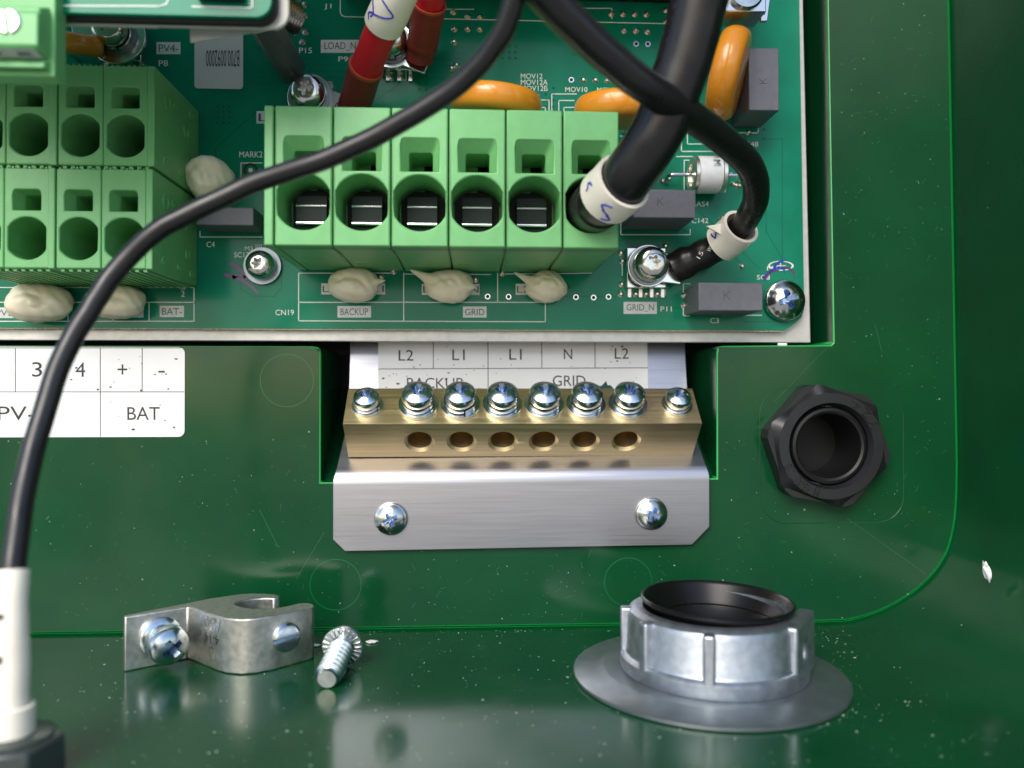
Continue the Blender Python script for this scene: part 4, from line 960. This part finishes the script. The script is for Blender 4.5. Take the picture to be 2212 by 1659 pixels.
ssc = MB().lathe([(0, 1.0), (2.2, 1.0), (2.65, .7), (2.75, 0), (2.75, -.5), (0, -.5)], seg=40).mesh('set_screw'); ssc = boolean(ssc, MB().box(-3, 3, -.42, .42, .15, 3).mesh('c'), 30, 'set_screw'); ssc.materials.clear(); ssc.materials.append(MATS['zinc'])
put(ssc, 'set_screw', lug, frame(sp_, n2) @ Matrix.Rotation(R(6), 4, 'Z'))
lt = MB(); fa, fb = UF(430, 1317.6, TZ), UF(480, 1333, TZ); fd = (fb - fa).normalized(); fn = Vector((fd.y, -fd.x, 0)); fn = fn if fn.y < 0 else -fn
for s_, t0, t1, z0, z1 in (('AL9CU', .95, .1, -.6, -3.0), ('4-14', .9, .3, -3.6, -5.4)):
    A_ = fa.lerp(fb, t0) + fn * .22; B_ = fa.lerp(fb, t1) + fn * .22
    lt.text(s_, A_ + Vector((0, 0, z0)), B_ + Vector((0, 0, z0)), A_ + Vector((0, 0, z1)))
lt.lathe([(1.1, 0), (1.3, 0)], M=frame(fa.lerp(fb, .6) + fn * .22 + Vector((0, 0, -7.3)), fn), seg=28)
lt.build('stamped_lettering', 'tin', lug, smooth=0)

# loose screw
hc = Vector((-24.0, -22.5, FZ + 3.85)); tc = Vector((-24.9, -33.2, FZ + 1.75)); ax = (tc - hc).normalized()
ls_ = thing('loose_screw', 'loose machine screw with serrated washer pointing at the viewer on the floor', 'screw', (hc.x, hc.y, FZ))
Ms = frame(hc, ax); Ln = (tc - hc).length
MB().lathe([(0, -3.4), (2, -3.3), (3.1, -2.4), (3.55, -1.2), (3.6, -.5), (0, -.5)], M=Ms).build('head', 'zinc', ls_)
MB().lathe([(0, -.5), (3.7, -.5), (3.8, -.2), (3.75, .1), (1.9, .45), (0, .45)], M=Ms).build('washer', 'zinc', ls_)
sr = MB()
for i in range(22):
    a = 2 * math.pi * i / 22; sr.box(2.1, 3.62, -.16, .16, -.05, .42, M=Ms @ Matrix.Rotation(a, 4, 'Z'))
sr.build('serration', 'steel', ls_, bev=.05)
prof = [(1.8, .4)]; h = .8
while h < Ln - 1.6: prof += [(1.62, h), (1.62, h + .25), (2.3, h + .65), (2.3, h + .85), (1.62, h + 1.25)]; h += 1.3
prof += [(1.75, Ln - .5), (1.6, Ln), (0, Ln)]
MB().lathe(prof, M=Ms, seg=32).build('thread', 'zinc', ls_, smooth=25)

# conduit hub
hbx, hby = 42.3, -30.0
hub = thing('conduit_hub', 'cast zinc conduit hub with black rubber collar standing on a wide steel washer', 'conduit hub', (hbx, hby, FZ))
Mh = Matrix.Translation((hbx, hby, FZ)); Mw = Mh; H = 12.3
MB().lathe([(13, .05), (23.4, .05), (24, .25), (24, .75), (23.6, .95), (20, 1.15), (18.9, 1.5), (18.2, 1.55), (13, 1.55)], M=Mw, seg=96).build('washer', 'washer_steel', hub)
Mh = Mh @ Matrix.Translation((.9, 0, 0))
MB().lathe([(10, 1.6), (16.3, 1.6), (16.5, 1.9), (16.5, 3.9), (16.1, 4.3), (15.6, 4.5), (15.35, 5), (15.2, H - 1.6), (14.8, H - .6), (14.0, H - .1), (13.4, H), (12.4, H), (12.4, 1.6), (10, 1.6)], M=Mh, seg=96).build('cast_body', 'cast_zinc', hub)
def rib(ang, w_=2.0, r1=16.45):
    m = MB(); Mr = Mh @ Matrix.Rotation(R(ang - 90), 4, 'Z'); m.box(13.6, r1, -w_ / 2, w_ / 2, 1.7, H - .35, M=Mr); return m.build('rib', 'cast_zinc', hub, bev=.5, seg=3)
for a in (-19, -62, -100, -145, 150, 112): rib(a)
Mr = Mh @ Matrix.Rotation(R(55 - 90), 4, 'Z')
bs = MB(); bs.box(12.9, 15.75, -4.3, 9.2, 1.75, H - .3, M=Mr); bsm = bs.mesh('set_screw_boss', (hbx, hby, FZ))
bsm = boolean(bsm, MB().lathe([(0, 0), (2.0, 0), (2.0, 7.2), (2.5, 7.8), (2.5, 12), (0, 12)], M=Mr @ Matrix.Translation((8.0, 1.6, 6.3)) @ Matrix.Rotation(R(90), 4, 'Y'), seg=32).mesh('c', (hbx, hby, FZ)), 30, 'set_screw_boss')
MB().lathe([(0, 0), (1.95, 0)], M=Mr @ Matrix.Translation((14.0, 1.6, 6.3)) @ Matrix.Rotation(R(90), 4, 'Y'), seg=24).build('set_screw_hole_shade', 'black', hub)  # black disc stands in for the shade inside the bored hole
bsm.materials.clear(); bsm.materials.append(MATS['cast_zinc']); o = bpy.data.objects.new('set_screw_boss', bsm); COL.objects.link(o); o.parent = hub; ORI[o] = origin(hub); bevel(o, .6, 3)
# collar of rubber, slightly tipped
Mc = Mh @ Matrix.Translation((.5, 0, 0)) @ Matrix.Rotation(R(1.2), 4, 'Y')
MB().lathe([(0, 6.0), (6.5, 6.2), (9.0, 7.6), (10.9, 10.6), (12.7, 13.4), (12.95, 13.85), (13.25, 14.0), (13.5, 13.8), (13.45, 13.4), (12.7, 12.75), (11.8, H - .4), (11.4, H - 2), (10.3, H - 2.2)], M=Mc, seg=80).build('rubber_collar', 'rubber', hub, smooth=50)

# gland nut at the lower left, nearest the viewer
gq = UF(26, 1640)
fx, fy = U(25, 1560, -62).x, -62.0
ng = thing('cable_gland', 'blurred hexagonal cable gland in the lower left corner with the white sleeve rising from it', 'cable gland', (fx, fy, FZ))
Mn = Matrix.Translation((fx, fy, FZ)) @ Matrix.Rotation(R(14), 4, 'Z')
MB().plate([[hexpt(6.5, 60 * i) for i in range(6)]], .05, 5.2, M=Mn).build('hex_nut', 'gland_grey', ng, bev=.5)
MB().lathe([(2.3, 5), (5.0, 5.25), (5.0, 5.5), (4.6, 5.7), (2.3, 5.7)], M=Mn).build('collar', 'gland_grey', ng)
MB().lathe([(2.2, 5.6), (2.75, 5.8), (2.75, 9.4), (2.2, 9.6)], M=Mn).build('seal', 'tag_white', ng)

# flake of white plastic on the side wall and scattered dust
fk = U(2135, 1234, -2.0)
wx = xr1 + .5
fk = UX(2135, 1234, 102.3)
fkm = bmesh.new(); bmesh.ops.create_icosphere(fkm, subdivisions=3, radius=1)
for v in fkm.verts:
    d = v.co.copy(); v.co = Vector((d.x * .5, d.y * .9 + .5 * d.z, d.z * 1.7 + .25 * math.sin(5 * d.y))) * (1 + .2 * math.sin(6 * d.x + 5 * d.z)) + fk + Vector((-.3, 0, 0))
m = MB(); m.bm.free(); m.bm = fkm; tag(m.build('plastic_flake', 'dust_white', org=fk), 'white crumb of plastic stuck to the side wall at right', 'crumb')
for (px, py, sz, lab) in ((803, 1389, .9, 'small white crumb right of the loose screw'), (682, 1396, .7, 'tiny white crumb between the lug and the loose screw')):
    p = UF(px, py); b_ = bmesh.new(); bmesh.ops.create_icosphere(b_, subdivisions=2, radius=1)
    for v in b_.verts:
        d = v.co.copy(); v.co = Vector((d.x * sz * 1.3, d.y * sz * .7, d.z * sz * .35)) * (1 + .25 * math.sin(7 * d.x + 4 * d.y)) + p + Vector((0, 0, sz * .3))
    m = MB(); m.bm.free(); m.bm = b_; tag(m.build('plastic_flake', 'dust_white', org=p), lab, 'crumb')
du = MB(); rnd = random.Random(3)
def fleck(p, n, sz):
    M_ = frame(p, n) @ Matrix.Rotation(rnd.random() * 6, 4, 'Z'); l_, w_ = sz * (1 + 1.5 * rnd.random() ** 3), sz * .7
    q_ = [M_ @ Vector(c) for c in ((-l_, 0, 0), (0, -w_, .02), (l_, 0, .03), (0, w_, .02))]; t_ = M_ @ Vector((0, 0, sz * .6)); vs = [du.bm.verts.new(c) for c in q_]; tv = du.bm.verts.new(t_)
    for i in range(4): du.bm.faces.new((vs[i], vs[(i + 1) % 4], tv))
for i in range(1000):
    fleck(Vector((rnd.uniform(-75, 100), -2 - 66 * rnd.random(), FZ + .01)), (0, 0, 1), .035 + .11 * rnd.random() ** 4)
for i in range(260):
    fleck(Vector((rnd.gauss(62, 14), -3 - abs(rnd.gauss(0, 18)), FZ + .01)), (0, 0, 1), .04 + .12 * rnd.random() ** 3) if True else 0
k = 0
while k < 650:
    px, py = rnd.uniform(0, 2060), rnd.uniform(0, 1350)
    if (py > 1190 or px > 1815 or (py > 950 and (px < 690 or px > 1560))) and (px - 1950) / 110 + (py - 1200) / 140 < 1.0:
        k += 1
        if math.hypot(px - 1785, py - 962) > 160: fleck(U(px, py, -.01), (0, -1, 0), .03 + .08 * rnd.random() ** 4)
for i in range(260): fleck(Vector((rnd.uniform(-75, 72), -.9 - abs(rnd.gauss(0, 1.6)), FZ + .01)), (0, 0, 1), .035 + .10 * rnd.random() ** 3)
for i in range(120):
    a = rnd.random() * 6.28; q = 24.3 + abs(rnd.gauss(0, 1.2)); fleck(Vector((42.3 + q * math.cos(a), -30 + q * math.sin(a), FZ + .01)), (0, 0, 1), .04 + .10 * rnd.random() ** 3)
for i in range(200):
    y = -3 - 50 * rnd.random(); fleck(Vector((xr1 + .48, y, rnd.uniform(-22, 80))), (-1, 0, 0), .04 + .1 * rnd.random() ** 4)
do = du.build('dust', 'dust_white', smooth=0); do['kind'] = 'stuff'

def dirt(par, f, boxes, n, seed):
    m = MB(); r_ = random.Random(seed)
    for i in range(n):
        x0, y0, x1, y1 = boxes[i % len(boxes)]; px, py = r_.uniform(x0, x1), r_.uniform(y0, y1); k = 3 + 5 * r_.random() ** 3; a0 = r_.random() * 3
        v = [m.bm.verts.new(f(px + .42 * k * math.cos(a0 + a) * (1.6 if i % 4 == 0 else 1), py + .42 * k * math.sin(a0 + a) * r_.uniform(.5, 1))) for a in (0, 1.2, 2.5, 3.7, 5.1)]
        m.bm.faces.new(v)
    m.build('dirt', 'cap_ink', par, smooth=0)['kind'] = 'stuff'
dirt(ls, lambda a, b: LP(a, b, .02), [(822, 745, 1050, 845), (1060, 745, 1390, 845)], 46, 5)
dirt(ps, PS, [(230, 760, 390, 940), (150, 760, 390, 940)], 22, 6)
hr_ = MB(); r_ = random.Random(11)
def hair(p, tx_, ty_, L_, wd):
    a = r_.random() * 6.28; cv = r_.uniform(-1.2, 1.2); q = Vector(p); prev = None
    for k in range(6):
        d = tx_ * math.cos(a) + ty_ * math.sin(a); n = tx_ * -math.sin(a) + ty_ * math.cos(a)
        cur = (hr_.bm.verts.new(q - n * wd), hr_.bm.verts.new(q + n * wd))
        if prev: hr_.bm.faces.new((prev[0], prev[1], cur[1], cur[0]))
        prev = cur; q = q + d * (L_ / 5); a += cv / 5
X1, Z1, Y1 = Vector((1, 0, 0)), Vector((0, 0, 1)), Vector((0, 1, 0))
for i in range(105):
    px, py = r_.choice(((r_.uniform(60, 680), r_.uniform(960, 1330)), (r_.uniform(1580, 2040), r_.uniform(770, 1180)), (r_.uniform(1830, 2030), r_.uniform(20, 740)), (r_.uniform(720, 1500), r_.uniform(1200, 1330))))
    if math.hypot(px - 1785, py - 962) > 165: hair(U(px, py, -.015), X1, Z1, r_.uniform(.4, 1.6), .02)
for i in range(80): hair(Vector((r_.uniform(-70, 90), -3 - 60 * r_.random(), FZ + .015)), X1, Y1, r_.uniform(.4, 1.4), .02)
for l_ in (((1672, 868), (1790, 748)), ((1890, 700), (1905, 760)), ((640, 1250), (700, 1150)), ((560, 1100), (600, 1180)), ((1830, 1120), (2000, 1240))):
    p_, q_ = U(*l_[0], -.012), U(*l_[1], -.012); d = (q_ - p_).normalized(); n = Vector((-d.z, 0, d.x)) * .022; hr_.quad(p_ - n, q_ - n, q_ + n, p_ + n)
hr_.build('scratch', 'scratch_green', enc, smooth=0)['kind'] = 'stuff'
